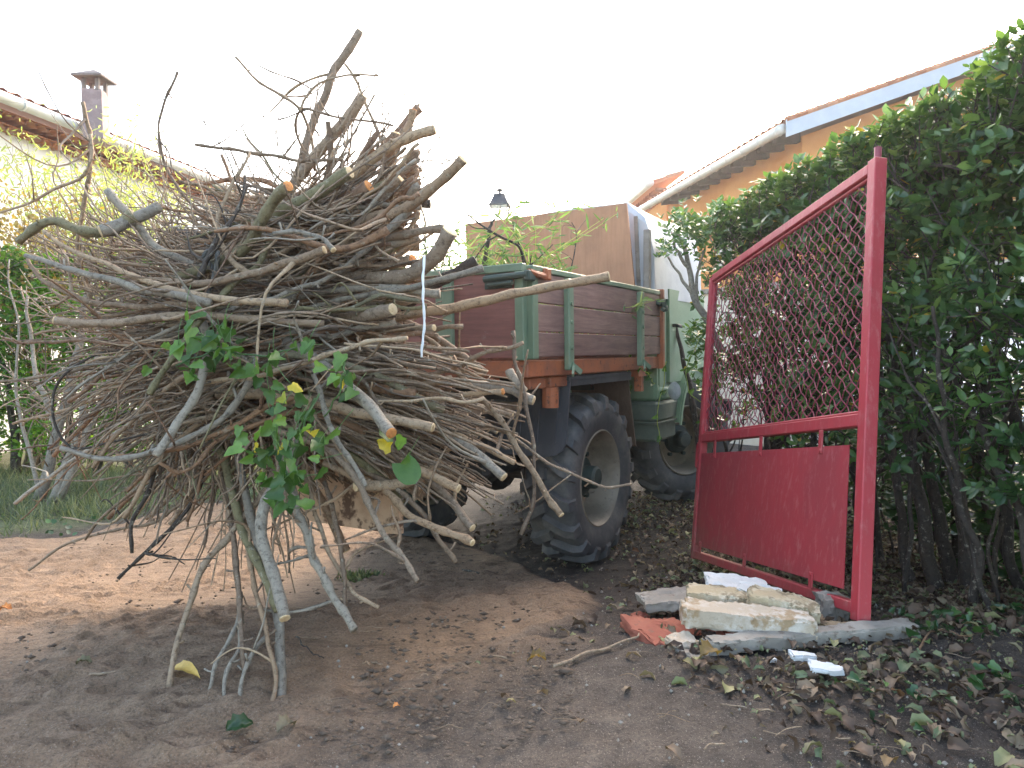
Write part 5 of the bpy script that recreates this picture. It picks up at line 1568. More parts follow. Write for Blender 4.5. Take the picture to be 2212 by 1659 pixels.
# trailing vine on the step between the wheels
mb = MB(); pos = []; ax = []
v0 = at(1375, 790, 5.0)
vo = empty('trailing_vine', v0); tag(vo, 'thin yellowish vine trailing down over the truck step', 'vine')
for pts in ([(1372, 700), (1365, 760), (1350, 820), (1362, 850)], [(1440, 780), (1430, 840), (1418, 900), (1425, 960)], [(1376, 790), (1400, 808), (1415, 830)], [(1510, 730), (1482, 790), (1490, 850), (1530, 872)]):
    P = wiggle(spline([at(x, y, 4.85 if x < 1460 else 4.5) for x, y in pts], 24), .02); mb.tube(P, .003, 4, rnd.random())
    for i in range(3, 24, 6): pos.append(P[i]); ax.append(np.array((rnd.gauss(0, 1), -.3, rnd.gauss(-.3, .6))))
mb.build('stems', M['willow'], vo, True, world=True)
lc = leaf_cloud('leaves', M['ivy'], pos, ax, rand_dirs(len(pos), (0, -1, .5), 1.5), .045, .035, IVY_V, IVY_F, loc=v0, var=rng.random(len(pos)) * .8); lc.location = (0, 0, 0); lc.parent = vo

# ------------------------------------------------------------------ red gate
Z0 = 2.58
GO = at(1865, 1335, Z0)
gd1 = (-.1015 * cr - .1176 * cu + .9877 * cf).normalized()
gd2 = (.103 * cr + .989 * cu + .111 * cf)
gd2 = (gd2 - gd1 * gd2.dot(gd1)).normalized()
gn = gd1.cross(gd2).normalized()
if gn.dot(CAM - GO) < 0: gn = -gn
GW, GH = 1.735, 1.765
GATE = empty('metal_gate', GO); tag(GATE, 'red metal gate with wire mesh top and solid lower panel leaning on the hedge', 'gate')


def gpt(w_, h_, n_=0.0):
    return GO + gd1 * w_ + gd2 * h_ + gn * n_


def gbar(mb, a, b_, wd, th, n_=0.0, bev=.004):
    """bar in the gate's plane from a to b: wd across it in the plane, th thick"""
    mb.bar(gpt(*a, n_), gpt(*b_, n_), wd, th, up=gn, bev=bev)


g = MB(); gbar(g, (.018, -.015), (.018, GH), .052, .052); so_ = g.build('near_stile', M['redpaint'], GATE, world=True)
g = MB(); gbar(g, (GW - .02, .0), (GW - .02, GH - .02), .042, .045); g.build('far_stile', M['redpaint'], GATE, world=True)
g = MB(); gbar(g, (.047, GH - .03), (GW - .042, GH - .03), .045, .045)
gbar(g, (.047, .725), (GW - .042, .725), .050, .045)
gbar(g, (.047, .028), (GW - .042, .028), .042, .045)
g.build('rails', M['redpaint'], GATE, world=True)
g = MB(); gbar(g, (.047, GH - .062), (GW - .042, GH - .062), .014, .02); gbar(g, (.055, .755), (.055, GH - .072), .010, .02); gbar(g, (GW - .05, .755), (GW - .05, GH - .072), .010, .02); gbar(g, (.047, .757), (GW - .042, .757), .012, .02)
g.build('mesh_border', M['redpaint'], GATE, world=True)
g = MB(); g.prism([gpt(.10, .085, .018), gpt(1.668, .085, .018), gpt(1.668, .63, .018), gpt(.10, .63, .018)], gn * .004); g.build('lower_panel', M['redpanel'], GATE, world=True)
for w_ in (.30, .86, 1.45):
    g = MB(); gbar(g, (w_, .60), (w_, .699), .028, .006, .0262, .001); g.tube([tuple(gpt(w_, .612, .028)), tuple(gpt(w_, .612, .034))], .008, 8); g.build('panel_bracket', M['redpaint'], GATE, world=True)
for w_ in (.33, .97, 1.58):
    g = MB(); gbar(g, (w_, .05), (w_, .115), .028, .006, .0262, .001); g.tube([tuple(gpt(w_, .105, .028)), tuple(gpt(w_, .105, .034))], .008, 8); g.build('panel_bracket', M['redpaint'], GATE, world=True)
g = MB(); g.tube([tuple(gpt(.018, GH)), tuple(gpt(.018, GH + .05))], .014, 10); g.build('hinge_pin', M['redwire'], GATE, world=True)
g = MB()
g.tube(spline([gpt(GW + .002, .69), gpt(GW + .06, .69), gpt(GW + .065, .56), gpt(GW + .002, .555)], 16), .009, 6)
g.build('latch_loop', M['redpaint'], GATE, world=True)
# crimped wire mesh
wm = MB()
x0, x1, y0, y1 = .05, GW - .045, .757, GH - .064
pitch = .0665
for fam in (1, -1):
    k = 0
    span = (x1 - x0) + (y1 - y0)
    off = 0
    s = pitch * .4
    while s < span:
        # line: points (x0 + s - t, y0 + t) for fam 1; mirrored for the other
        ta = max(0, s - (x1 - x0)); tb = min(s, y1 - y0)
        if tb - ta > .02:
            L = (tb - ta) * math.sqrt(2); n = max(4, int(L / .0118))
            t = np.linspace(ta, tb, n)
            xx = x0 + s - t
            if fam < 0: xx = x0 + x1 - xx
            yy = y0 + t
            ph = (xx - fam * 0) / pitch * 2 * math.pi
            cr_ = .0042 * np.cos(t / pitch * 2 * math.pi + k * math.pi + (0 if fam > 0 else math.pi))
            lat_ = .0006 * np.sin(t / pitch * 2 * math.pi)
            V = np.array([tuple(gpt(a + l_ * fam, b_ + l_, c_)) for a, b_, c_, l_ in zip(xx, yy, cr_, lat_)])
            wm.tube(V, .0025, 5, .5, cap=False)
        s += pitch; k += 1
wm.build('wire_mesh', M['redwire'], GATE, True, world=True)


# ------------------------------------------------------------------ right hedge
def hfront(y):
    return 1.76 - .145 * (y - 2.4)


def right_hedge():
    o = empty('tall_hedge', (hfront(3.2) + .3, 3.2, 0)); tag(o, 'tall dark evergreen hedge of glossy leaves behind the red gate', 'hedge')
    pos = []; ax = []; nr = []; Ls = []; var = []
    tw = MB()
    for i in range(13000):
        y = 1.0 + 4.5 * rnd.random() ** .9
        top = 2.38 - .035 * (y - 2.2) + .07 * noise.noise((y * 1.7, 3, 0)) + .04 * noise.noise((y * 6, 1, 0))
        dep = rnd.random() ** 1.3 * 1.3
        z = rnd.uniform(.72, top)
        if rnd.random() < .33: z = top - rnd.random() ** 2 * .25; dep = rnd.uniform(0, 1.2)
        keep = 1.0
        if z < 1.35: keep = .38 + .62 * ((z - .72) / .63)
        cl = noise.noise((y * 2.6, dep * 3, z * 2.6 + 4))
        if z < 1.8: keep *= min(1, max(.12, .85 + 1.4 * cl))
        if rnd.random() > keep: continue
        x = hfront(y) + dep + .09 * noise.noise((y * 3, z * 3, 7)) + .05
        endf = max(0, (y - 5.0) / .5)
        if endf > 0 and rnd.random() < endf: continue
        p = np.array((x, y, z))
        d = np.array((-.6 * (1 - dep), rnd.gauss(0, .5), .55 + (1.0 if z > top - .2 else 0))) + rng.normal(size=3) * .45
        d /= np.linalg.norm(d)
        if rnd.random() < .45: tw.tube([p - d * .16, p - d * .05, p + d * .03], [.004, .003, .002], 4, rnd.random(), cap=False)
        m_ = rnd.randint(5, 9)
        v0_ = min(.94, max(0, rnd.gauss(.45, .27) + (.2 if z > top - .15 else 0)))  # leaf colour lightened near the top to imitate light caught there
        for j in range(m_):
            an = j * 2.4 + rnd.random()
            u = np.cross(d, (0.3, .2, 1)); u /= np.linalg.norm(u); v = np.cross(d, u)
            a = d * rnd.uniform(.25, 1.0) + (u * math.cos(an) + v * math.sin(an)) * rnd.uniform(.7, 1.1)
            pos.append(p + d * rnd.uniform(-.06, .03)); ax.append(a); nr.append(d * 1.0 + np.array((0, 0, .4)) - a * .1)
            Ls.append(rnd.uniform(.038, .072)); var.append(.975 if rnd.random() < .012 else min(.94, max(0, v0_ + rnd.gauss(0, .12))))
    for i in range(2600):  # low foliage added to darken the background behind the stems
        y = rnd.uniform(1.2, 5.6); dep = rnd.uniform(.75, 1.5); x = hfront(y) + dep; z = rnd.uniform(.12, 1.15)
        if noise.noise((y * 3, z * 4, 2)) < -.22: continue
        p = np.array((x, y, z)); d = np.array((-.4, rnd.gauss(0, .5), .7))
        for j in range(6):
            an = j * 2.4 + rnd.random(); a = d * .4 + np.array((math.cos(an), math.sin(an), rnd.gauss(0, .3)))
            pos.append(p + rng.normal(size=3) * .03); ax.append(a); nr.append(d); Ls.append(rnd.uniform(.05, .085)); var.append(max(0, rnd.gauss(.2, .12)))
    L = np.array(Ls)
    b0 = Vector(o.location)
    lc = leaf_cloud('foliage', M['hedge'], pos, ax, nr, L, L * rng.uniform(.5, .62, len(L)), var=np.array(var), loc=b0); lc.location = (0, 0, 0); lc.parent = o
    tw.build('twigs', M['bark_dark'], o, True, world=True)
    for i in range(92):
        y = 1.5 + i * .0435 + rnd.gauss(0, .05)
        x = hfront(y) + rnd.uniform(.16, 1.25)
        b_ = np.array((x, y, gz(x, y) - .03)); h_ = rnd.uniform(1.2, 1.8)
        ln = rnd.gauss(.3, .32); lx = rnd.gauss(.05, .12)
        P = spline([b_, b_ + np.array((lx * .3, ln * .35, h_ * .35)), b_ + np.array((lx * .7, ln * .8, h_ * .7)), b_ + np.array((lx, ln * 1.1 + rnd.gauss(0, .1), h_))], 26)
        P = wiggle(P, .05)
        r_ = rnd.choice((.008, .011, .014, .018, .024, .034))
        mb = MB(); rr = knobby(P, r_ * 1.1, r_ * .4, .05, .2); mb.tube(P, rr, 8, rnd.random())
        for _ in range(3):
            j = rnd.randrange(8, 20); e = P[j] + np.array((rnd.gauss(.04, .12), rnd.gauss(0, .25), rnd.uniform(.2, .45)))
            Q = wiggle(spline([P[j], (P[j] + e) / 2 + rng.normal(size=3) * .03, e], 12), .02); mb.tube(Q, np.linspace(rr[j] * .6, rr[j] * .25, 12), 6, rnd.random())
        mb.build('trunk', M['bark_dark'], o, True, world=True)
    return o


right_hedge()


def shrub(label, trunk_pts, d, clumps, n_per, m_leaf_, m_bark_='bark_grey', r_=.03, lsize=(.035, .055)):
    b0 = at(*trunk_pts[0][0], d)
    o = empty('shrub', b0); tag(o, label, 'shrub')
    mb = MB()
    for k, t in enumerate(trunk_pts):
        P = wiggle(spline([at(x, y, d) for x, y in t], 22), .015); rr = np.linspace(r_ if k == 0 else r_ * .5, r_ * .4 if k == 0 else r_ * .2, 22)
        mb.tube(P, rr, 8, rnd.random())
    mb.build('trunk', M[m_bark_], o, True, world=True)
    pos = []; ax = []; nr = []
    for (cx_, cy_, sx, sy, n) in clumps:
        for _ in range(n):
            p = np.array(at(rnd.gauss(cx_, sx), rnd.gauss(cy_, sy), d + rnd.gauss(0, .2))); dd = np.array((rnd.gauss(0, .5), rnd.gauss(-.3, .5), .8))
            for j in range(n_per):
                an = j * 2.4; a = dd * .6 + np.array((math.cos(an), math.sin(an), .1)); pos.append(p + dd * rnd.uniform(-.05, .03)); ax.append(a); nr.append(dd)
    n = len(pos); L = rng.uniform(*lsize, n)
    lc = leaf_cloud('foliage', m_leaf_, pos, ax, nr, L, L * .55, loc=b0, var=np.clip(rng.normal(.6, .2, n), 0, .94)); lc.location = (0, 0, 0); lc.parent = o


shrub('small evergreen with a curved pale trunk at the far hedge end', [[(1560, 760), (1528, 690), (1500, 645), (1490, 590), (1482, 545), (1460, 500)], [(1510, 665), (1505, 600), (1520, 540)], [(1500, 640), (1470, 600), (1435, 545)], [(1488, 580), (1460, 540), (1450, 500)]], 5.0,
      [(1490, 500, 26, 22, 60), (1470, 475, 18, 12, 24), (1540, 490, 24, 24, 50), (1433, 535, 8, 7, 8), (1430, 545, 5, 4, 4), (1515, 720, 16, 26, 22), (1495, 750, 10, 14, 8)], 7, M['hedge'])


# ------------------------------------------------------------------ left hedge, bare shrub, trees
def left_hedge():
    o = empty('bright_hedge', (-3.5, 7.6, 0)); tag(o, 'bright backlit green hedge behind the grass on the left', 'hedge')
    pos = []; ax = []; nr = []; Ls = []
    for i in range(7200):
        x = rnd.uniform(-8.5, -1.2); dep = rnd.random() ** 1.4 * .8
        top = 2.42 + .2 * noise.noise((x * 1.2, 2, 0)) - .12 * max(0, x + 4.2)
        z = top * (1 - rnd.random() ** 1.25)
        if z < .25: continue
        y = 7.35 + dep + .12 * noise.noise((x * 2, z * 2, 3))
        if noise.noise((x * 2.2, z * 2.2, 9)) < -.42: continue
        p = np.array((x, y, z)); d = np.array((rnd.gauss(0, .5), -.6 * (1 - dep), .7)) + rng.normal(size=3) * .5
        for j in range(7):
            an = j * 2.4; a = d * .5 + np.array((math.cos(an), math.sin(an), .2 * rnd.gauss(0, 1)))
            pos.append(p + rng.normal(size=3) * .03); ax.append(a); nr.append(d); Ls.append(rnd.uniform(.045, .08))
    b0 = Vector(o.location); L = np.array(Ls)
    zc = np.array(pos)[:, 2]
    lc = leaf_cloud('foliage', M['hedge_light'], pos, ax, nr, L, L * .6, loc=b0, var=np.clip(rng.normal(.45, .25, len(L)), 0, 1)); lc.location = (0, 0, 0); lc.parent = o
    for i in range(16):
        x = -8 + i * .42 + rnd.gauss(0, .1); y = 7.7 + rnd.gauss(0, .15); mb = MB()
        P = wiggle(spline([(x, y, -.02), (x + rnd.gauss(0, .15), y, .8), (x + rnd.gauss(0, .3), y, 1.7)], 16), .05); mb.tube(P, np.linspace(.05, .015, 16), 8)
        mb.build('trunk', M['bark_dark'], o, True, world=True)


left_hedge()


def bare_shrub():
    b0 = gp(108, 1090); d = 6.0
    o = empty('bare_shrub', b0); tag(o, 'leafless shrub with pale mossy stems on the grass at left', 'shrub')
    mb = MB(); tw = MB()
    D = (b0 - CAM).dot(cf)
    for pts, r_ in (([(85, 1078), (110, 990), (140, 880), (165, 780), (175, 700), (190, 600), (200, 540)], .05), ([(110, 1090), (150, 990), (180, 880), (205, 760), (215, 640)], .045), ([(128, 1080), (170, 985), (215, 870), (260, 770), (300, 690)], .035), ([(95, 1085), (60, 950), (40, 860), (35, 700), (20, 560)], .02), ([(125, 950), (95, 870), (70, 780), (60, 640)], .035)):
        P = wiggle(spline([at(x, y, D) for x, y in pts], 24), .05); rr = np.linspace(r_, r_ * .3, 24); mb.tube(P, rr, 8, rnd.random()); add_twigs(tw, P, rr, 14, (.3, .9))
    mb.build('trunk', M['bark_grey'], o, True, world=True)
    tw.build('twigs', M['twig'], o, True, world=True)


bare_shrub()


def wispy(name, label, c, d, spread, n_stems, hgt, m_leaf_, nl, lsize, wl, r_=.012, lean=.35, cat='tree'):
    b0 = Vector((at(c[0], c[1], d).x, at(c[0], c[1], d).y, 0))
    o = empty(name, b0); tag(o, label, cat)
    mb = MB(); pos = []; ax = []
    for i in range(n_stems):
        a = rnd.uniform(0, 6.28); sp = rnd.random() ** .6 * spread
        e = b0 + Vector((math.cos(a) * sp, math.sin(a) * sp * .6, hgt * rnd.uniform(.65, 1.0)))
        P = wiggle(spline([b0 + Vector((rnd.gauss(0, .08), rnd.gauss(0, .08), 0)), b0.lerp(e, .5) + Vector((0, 0, hgt * .12)), e], 18), .12)
        rr = np.linspace(r_, r_ * .25, 18); mb.tube(P, rr, 5, rnd.random()); add_twigs(mb, P, rr, 7, (.2, .7), 4)
        for k in range(nl):
            j = rnd.randrange(7, 18); q = P[j] + rng.normal(size=3) * .22; pos.append(q); ax.append(rng.normal(size=3) + np.array((0, 0, -.4)))
    mb.build('trunk', M['twig'], o, True, world=True)
    if nl:
        n = len(pos); L = rng.uniform(*lsize, n)
        lc = leaf_cloud('crown', m_leaf_, pos, ax, rand_dirs(n, (0, 0, 1), .5), L, L * wl, loc=b0); lc.location = (0, 0, 0); lc.parent = o


wispy('wispy_tree', 'wispy yellow green tree in front of the white house roof', (205, 400), 9.2, 1.25, 34, 4.4, M['willow'], 190, (.06, .13), .24)
wispy('climbing_shrub', 'rusty leaved shrub against the white wall at the left edge', (60, 500), 7.9, 1.0, 34, 3.3, M['rust_leaf'], 110, (.04, .075), .6)
wispy('bare_sapling', 'bare twiggy sapling against the sky behind the heap', (430, 450), 8.6, 1.9, 38, 4.9, M['twig'], 0, (.1, .2), 1, .010)
wispy('reddish_shrub', 'reddish seed headed shrub along the white house behind the heap', (560, 470), 10.5, 1.9, 24, 3.6, M['rust_leaf'], 40, (.04, .08), .5, .009, cat='shrub')


# ------------------------------------------------------------------ grass, leaves and litter
def gpoint(n, xr, yr):
    x = rng.uniform(*xr, n); y = rng.uniform(*yr, n)
    return x, y


def sdp(x, y):
    return in_poly(x, y, SAND)


def grass():
    x, y = gpoint(60000, (-7.5, -1.0), (3.6, 8.0))
    s = sdp(x, y)
    nz = np.array([noise.noise((a * 1.4, b * 1.4, 0)) for a, b in zip(x, y)])
    k = (s < -.05) & (rng.random(len(x)) < np.clip(.55 + 1.2 * nz, .08, 1)) & (rng.random(len(x)) < np.clip((-s) / .6, .05, 1))
    x, y, nz = x[k], y[k], nz[k]
    n = len(x)
    pos = np.stack([x, y, G0(x, y) - .01 + .0 * x], -1)
    ax = rng.normal(size=(n, 3)) * .5 + np.array((0, -.1, .85))
    L = rng.uniform(.06, .19, n) * (1 + .8 * np.clip(nz, 0, 1))
    o = leaf_cloud('grass', M['grass'], pos, ax, rand_dirs(n, (0, -1, .2), 1), L, .007, BLADE_V, BLADE_F)
    tag(o, 'rough grey green grass beside the driveway on the left', 'grass', kind='stuff')
    # low round leaved weeds
    x, y = gpoint(1500, (-6, -1.0), (3.7, 7.5)); s = sdp(x, y); nz = np.array([noise.noise((a * 2, b * 2, 5)) for a, b in zip(x, y)])
    k = (s < 0) & (nz > .05) & (rng.random(len(x)) < .8); x, y = x[k], y[k]; n = len(x)
    pos = np.stack([x, y, G0(x, y) + rng.uniform(.01, .05, n)], -1)
    o = leaf_cloud('weeds', M['ivy_dark'], pos, rand_dirs(n, (0, 0, .2), 1), rand_dirs(n, (0, -.2, 1), 3), rng.uniform(.02, .042, n), .032, RND_V, IVY_F)
    tag(o, 'low round leaved weeds along the grass edge', 'weeds', kind='stuff')


grass()


def litter():
    x, y = gpoint(62000, (-.3, 3.4), (1.2, 6.5)); s = sdp(x, y)
    nz = np.array([noise.noise((a * 1.6, b * 1.6, 8)) for a, b in zip(x, y)])
    dens = np.clip(.28 + .6 * nz + .5 * (x - .9), .05, 1) * np.where(s > -.02, .03, 1) * np.where((x < .5) & (y < 2.6), .25, 1)
    k = (rng.random(len(x)) < dens)
    x, y = x[k], y[k]; n = len(x)
    pos = np.stack([x, y, G0(x, y) + rng.uniform(.006, .026, n)], -1)
    L = .010 + .050 * rng.random(n) ** 3.0
    o = leaf_cloud('fallen_leaves', M['dry'], pos, rand_dirs(n, (0, 0, .0), 1) * np.array((1, 1, .3)), rand_dirs(n, (0, 0, 1), 2.0), L, L * rng.uniform(.5, .95, n), LIT_V, LIT_F)
    tag(o, 'brown, tan and greenish fallen leaves scattered over the dark soil', 'leaves', kind='stuff')
    # ivy ground cover low right
    x, y = gpoint(1100, (.9, 3.2), (1.2, 2.75)); nz = np.array([noise.noise((a * 2.2, b * 2.2, 3)) for a, b in zip(x, y)])
    k = (nz + .35 * (x - 1.45) > .0); x, y = x[k], y[k]; n = len(x)
    pos = np.stack([x, y, G0(x, y) + rng.uniform(.012, .06, n)], -1)
    L = rng.uniform(.02, .048, n)
    o = leaf_cloud('ground_ivy', M['ivy_dark'], pos, rand_dirs(n, (0, -.4, -.1), 1), rand_dirs(n, (-.1, -.3, 1), 1.4), L, L * .85, IVY_V, IVY_F)
    tag(o, 'dark ivy creeping over the soil under the hedge', 'ivy', kind='stuff')
    # pebbles and crumbs
    mb = MB()
    for i in range(900):
        if i < 500: a, b = rnd.uniform(-2.6, 1.6), rnd.uniform(1.2, 3.2)
        else: a, b = rnd.uniform(.2, 2.2), rnd.uniform(1.4, 5)
        r_ = rnd.uniform(.002, .007) * (1.6 if rnd.random() < .06 else 1)
        V = np.array([(1, 0, 0), (-1, 0, 0), (0, 1, 0), (0, -1, 0), (0, 0, 1), (0, 0, -1)]) * r_ * rng.uniform(.6, 1.2, (6, 1))
        mb.add(V + np.array((a, b, gz(a, b) + .016)), [(0, 2, 4), (2, 1, 4), (1, 3, 4), (3, 0, 4), (2, 0, 5), (1, 2, 5), (3, 1, 5), (0, 3, 5)], rnd.random())
    o = mb.build('pebbles', M['concrete'], None); tag(o, 'small pale pebbles and crumbs strewn on the sand', 'pebbles', kind='stuff')
    mb = MB(); m_c = m_worn('soil_clod', (.10, .07, .05), (.16, .115, .083), None, 30, .95, bstr=.6)
    for i in range(2600):
        c = gp(rnd.uniform(-40, 1250), 1180 + 470 * rnd.random() ** 1.3)
        if noise.noise((c.x * 2.2, c.y * 2.2, 6)) < -.12: continue
        r_ = rnd.uniform(.003, .010) * (1.7 if rnd.random() < .07 else 1)
        V = np.array([(1, 0, 0), (-1, 0, 0), (0, 1, 0), (0, -1, 0), (0, 0, .7), (0, 0, -.7)]) * r_ * rng.uniform(.5, 1.3, (6, 1)) * np.array((1.6, 1, 1))
        mb.add(V + np.array((c.x, c.y, c.z + .018)), [(0, 2, 4), (2, 1, 4), (1, 3, 4), (3, 0, 4), (2, 0, 5), (1, 2, 5), (3, 1, 5), (0, 3, 5)], rnd.random())
    o = mb.build('soil_clods', m_c, None, True); tag(o, 'crumbled brown clods along the wheel ruts', 'soil', kind='stuff')
    # bits of thin twig on the ground
    mb = MB()
    for i in range(90):
        if i < 30: c = gp(rnd.uniform(0, 1000), rnd.uniform(1350, 1650))
        else: c = gp(rnd.uniform(950, 2200), rnd.uniform(1250, 1650))
        a = rnd.uniform(-.6, .6); l = rnd.uniform(.02, .10); d = Vector((math.cos(a), math.sin(a), 0)) * l
        q = c + Vector((0, 0, .02)); P = wiggle(spline([q - d / 2, q + Vector((0, rnd.gauss(0, .01), .004)), q + d / 2], 8), .01)
        mb.tube(P, rnd.uniform(.001, .0024), 4, rnd.random())
    o = mb.build('twig_litter', M['twig'], None, True); tag(o, 'snapped bits of twig littering the ground', 'twigs', kind='stuff')


litter()


# single leaves and bits that stand out
def flat_leaf(xv, yv, L, W, rot, m_, label, tv=LEAF_V, tf=LEAF_F, var=.5, name='fallen_leaf', tilt=.15):
    p = gp(xv, yv) + Vector((0, 0, .04))
    a = R(rot)
    return single_leaf(name, label, p, (math.cos(a), math.sin(a), tilt * .3), (tilt, -tilt, 1), L, W, m_, tv, tf, var)


flat_leaf(372, 1478, .125, .045, -28, M['yellow_leaf'], 'long pale yellow leaf lying beside the lone brown stick', LONG_V, LONG_F, tilt=.5)
flat_leaf(490, 1610, .065, .05, 20, M['ivy_dark'], 'dark crumpled leaf nearest the thin stick on the sand', WITHER_V, WITHER_F, .1, tilt=.6)
flat_leaf(600, 1615, .06, .05, 60, M['dry'], 'grey brown curled leaf right of the thin stick', WITHER_V, WITHER_F, .7)
flat_leaf(165, 1462, .05, .03, 15, M['dry'], 'pale withered leaf alone on the sand at left', WITHER_V, WITHER_F, .72)
flat_leaf(1515, 1445, .075, .08, 30, M['rust_leaf'], 'broad reddish brown leaf in front of the grey stone lump', WITHER_V, WITHER_F, .1)
flat_leaf(1180, 1453, .06, .04, 170, M['rust_leaf'], 'small rusty leaf at the thin stick left of the rubble', WITHER_V, WITHER_F, .0)
flat_leaf(0, 1338, .055, .04, 0, M['cut_orange'], 'orange brown leaf at the left edge on the ruts', WITHER_V, WITHER_F, .5)
flat_leaf(850, 1560, .022, .018, 40, M['cut_orange'], 'tiny orange scrap on the grey soil', WITHER_V, WITHER_F, .5)

# moss tuft under the heap
mt = gp(782, 1255)
n = 260
pp = np.array(tuple(mt)) + rng.normal(size=(n, 3)) * np.array((.05, .03, .006)); pp[:, 2] = G0(pp[:, 0], pp[:, 1]) + .01
o = leaf_cloud('weed_tuft', M['grass'], pp, rand_dirs(n, (0, 0, 1), 1.0), rand_dirs(n, (0, -1, 0), 1), rng.uniform(.03, .07, n), .014, LEAF_V, LEAF_F, loc=mt); tag(o, 'green weed tuft growing in the sand below the muddy board', 'weed')

# sticks lying on the ground
def ground_stick(pts, r_, label, m_='bark'):
    P = wiggle(spline([gp(x, y) + Vector((0, 0, .022 + r_)) for x, y in pts], 26), .012)
    mb = MB(); mb.tube(P, knobby(P, r_, r_ * .5, .15, .06), 7, rnd.random())
    o = mb.build('stick', M[m_], None, True, loc=tuple(P[0])); tag(o, label, 'stick')


ground_stick([(1195, 1458), (1260, 1432), (1320, 1412), (1370, 1392), (1385, 1375)], .006, 'pale crooked stick lying left of the rubble heap')
ground_stick([(403, 1530), (412, 1570), (440, 1610), (480, 1640)], .0028, 'thin yellowish stalk curving below the yellow leaf', 'bark_red')
ground_stick([(190, 1478), (250, 1472), (310, 1468)], .005, 'short brown stick lying on the ruts', 'bark')
ground_stick([(1985, 1420), (2010, 1380), (2050, 1375), (2100, 1395)], .004, 'thin pale stalk arching over the ivy at right', 'bark_red')
ground_stick([(1000, 1242), (1060, 1255), (1075, 1260)], .007, 'short dark stick on the soil behind the heap', 'bark_dark')
ground_stick([(640, 1390), (670, 1420), (700, 1438)], .003, 'thin dark twig flat on sand right of the pale grey stick', 'bark_dark')


# ------------------------------------------------------------------ rubble
def slab(name, label, c, size, rz, m_, rough=.012, tilt=(0, 0), cat='stone', taper=0.0, seg=(14, 7, 5)):
    """a broken block: a box grid with rounded, chipped and noisy faces"""
    nx, ny, nz = (int(q * 1.7) for q in seg); sx, sy, sz = size
    V = {}; verts = []; F = []
    ph = rnd.random() * 50

    def vid(i, j, k):
        if (i, j, k) in V: return V[(i, j, k)]
        x, y, z = i / nx * 2 - 1, j / ny * 2 - 1, k / nz * 2 - 1
        p = Vector((x * sx / 2 * 1.0, y * sy / 2 * (1 - taper * (x + 1) / 2), z * sz / 2))
        e = (abs(x) > .99) + (abs(y) > .99) + (abs(z) > .99)
        nn = Vector((noise.noise((p.x * 14 + ph, p.y * 14, p.z * 14)), noise.noise((p.x * 14, p.y * 14 + ph, p.z * 14)), noise.noise((p.x * 14, p.y * 14, p.z * 14 + ph))))
        n2 = Vector((noise.noise((p.x * 50 + ph, p.y * 50, p.z * 50)), noise.noise((p.x * 50, p.y * 50 + ph, p.z * 50)), noise.noise((p.x * 50, p.y * 50, p.z * 50 + ph))))
        p = p + nn * rough + n2 * rough * .6
        if e >= 2 and nn.x + n2.y > -.05: p = p * (1 - .05 * min(1, .05 / max(sz, .02))) - Vector((x * .004, y * .004, z * .004)) * (e - 1) * (1 + nn.x)
        V[(i, j, k)] = len(verts); verts.append(p); return V[(i, j, k)]
    for i in range(nx):
        for j in range(ny):
            F.append((vid(i, j, 0), vid(i, j + 1, 0), vid(i + 1, j + 1, 0), vid(i + 1, j, 0)))
            F.append((vid(i, j, nz), vid(i + 1, j, nz), vid(i + 1, j + 1, nz), vid(i, j + 1, nz)))
    for i in range(nx):
        for k in range(nz):
            F.append((vid(i, 0, k), vid(i + 1, 0, k), vid(i + 1, 0, k + 1), vid(i, 0, k + 1)))
            F.append((vid(i, ny, k), vid(i, ny, k + 1), vid(i + 1, ny, k + 1), vid(i + 1, ny, k)))
    for j in range(ny):
        for k in range(nz):
            F.append((vid(0, j, k), vid(0, j, k + 1), vid(0, j + 1, k + 1), vid(0, j + 1, k)))
            F.append((vid(nx, j, k), vid(nx, j + 1, k), vid(nx, j + 1, k + 1), vid(nx, j, k + 1)))
    mb = MB(); mb.add([tuple(v) for v in verts], F)
    o = mb.build(name, m_, None); smooth_edges(o, 20)
    o.location = c; o.rotation_euler = (R(tilt[0]), R(tilt[1]), R(rz)); tag(o, label, cat)
    return o


def onground(xv, yv, h):
    p = gp(xv, yv); return Vector((p.x, p.y, p.z + h / 2 + .004))


def lift(xv, yv, d):
    return at(xv, yv, d)


RD = 2.62
def slab_between(name, label, a, b_, wd, h, m_, rough, lift_=0.0, cat='kerb'):
    A = gp(*a); B = gp(*b_); c = (A + B) / 2 + Vector((0, 0, h / 2 + .006 + lift_)); d = B - A
    return slab(name, label, c, (d.length, wd, h), math.degrees(math.atan2(d.y, d.x)), m_, rough, (0, -math.degrees(math.asin(d.z / d.length))), cat, seg=(30, 5, 4))


slab_between('kerb_stone', 'long weathered grey kerb stone lying in front of the rubble heap', (1523, 1412), (1972, 1372), .075, .044, M['concrete'], .005)
slab_between('kerb_stone', 'thin brownish kerb strip lying behind the long grey kerb', (1590, 1388), (1850, 1372), .06, .035, M['mossbrick'], .006)
slab('brick_slab', 'flat broken terracotta slab sticking out left under the rubble', lift(1462, 1376, 2.58), (.34, .24, .05), 24, M['brick'], .014, (7, 10), 'brick', .3)
slab('brick_piece', 'red brick wedged under the pale stone lintel', lift(1607, 1372, 2.55), (.18, .12, .055), -6, M['brick'], .012, (0, 3), 'brick')
slab('stone_lintel', 'long cream stone bar lying on the red brick', lift(1612, 1338, 2.52), (.45, .12, .072), -9, M['limestone'], .008, (0, 4), seg=(22, 7, 5))
slab('moulded_stone', 'yellowish moulded stone block on top at the left', lift(1550, 1292, 2.72), (.23, .14, .06), -8, M['limeworn'], .008, (0, 3))
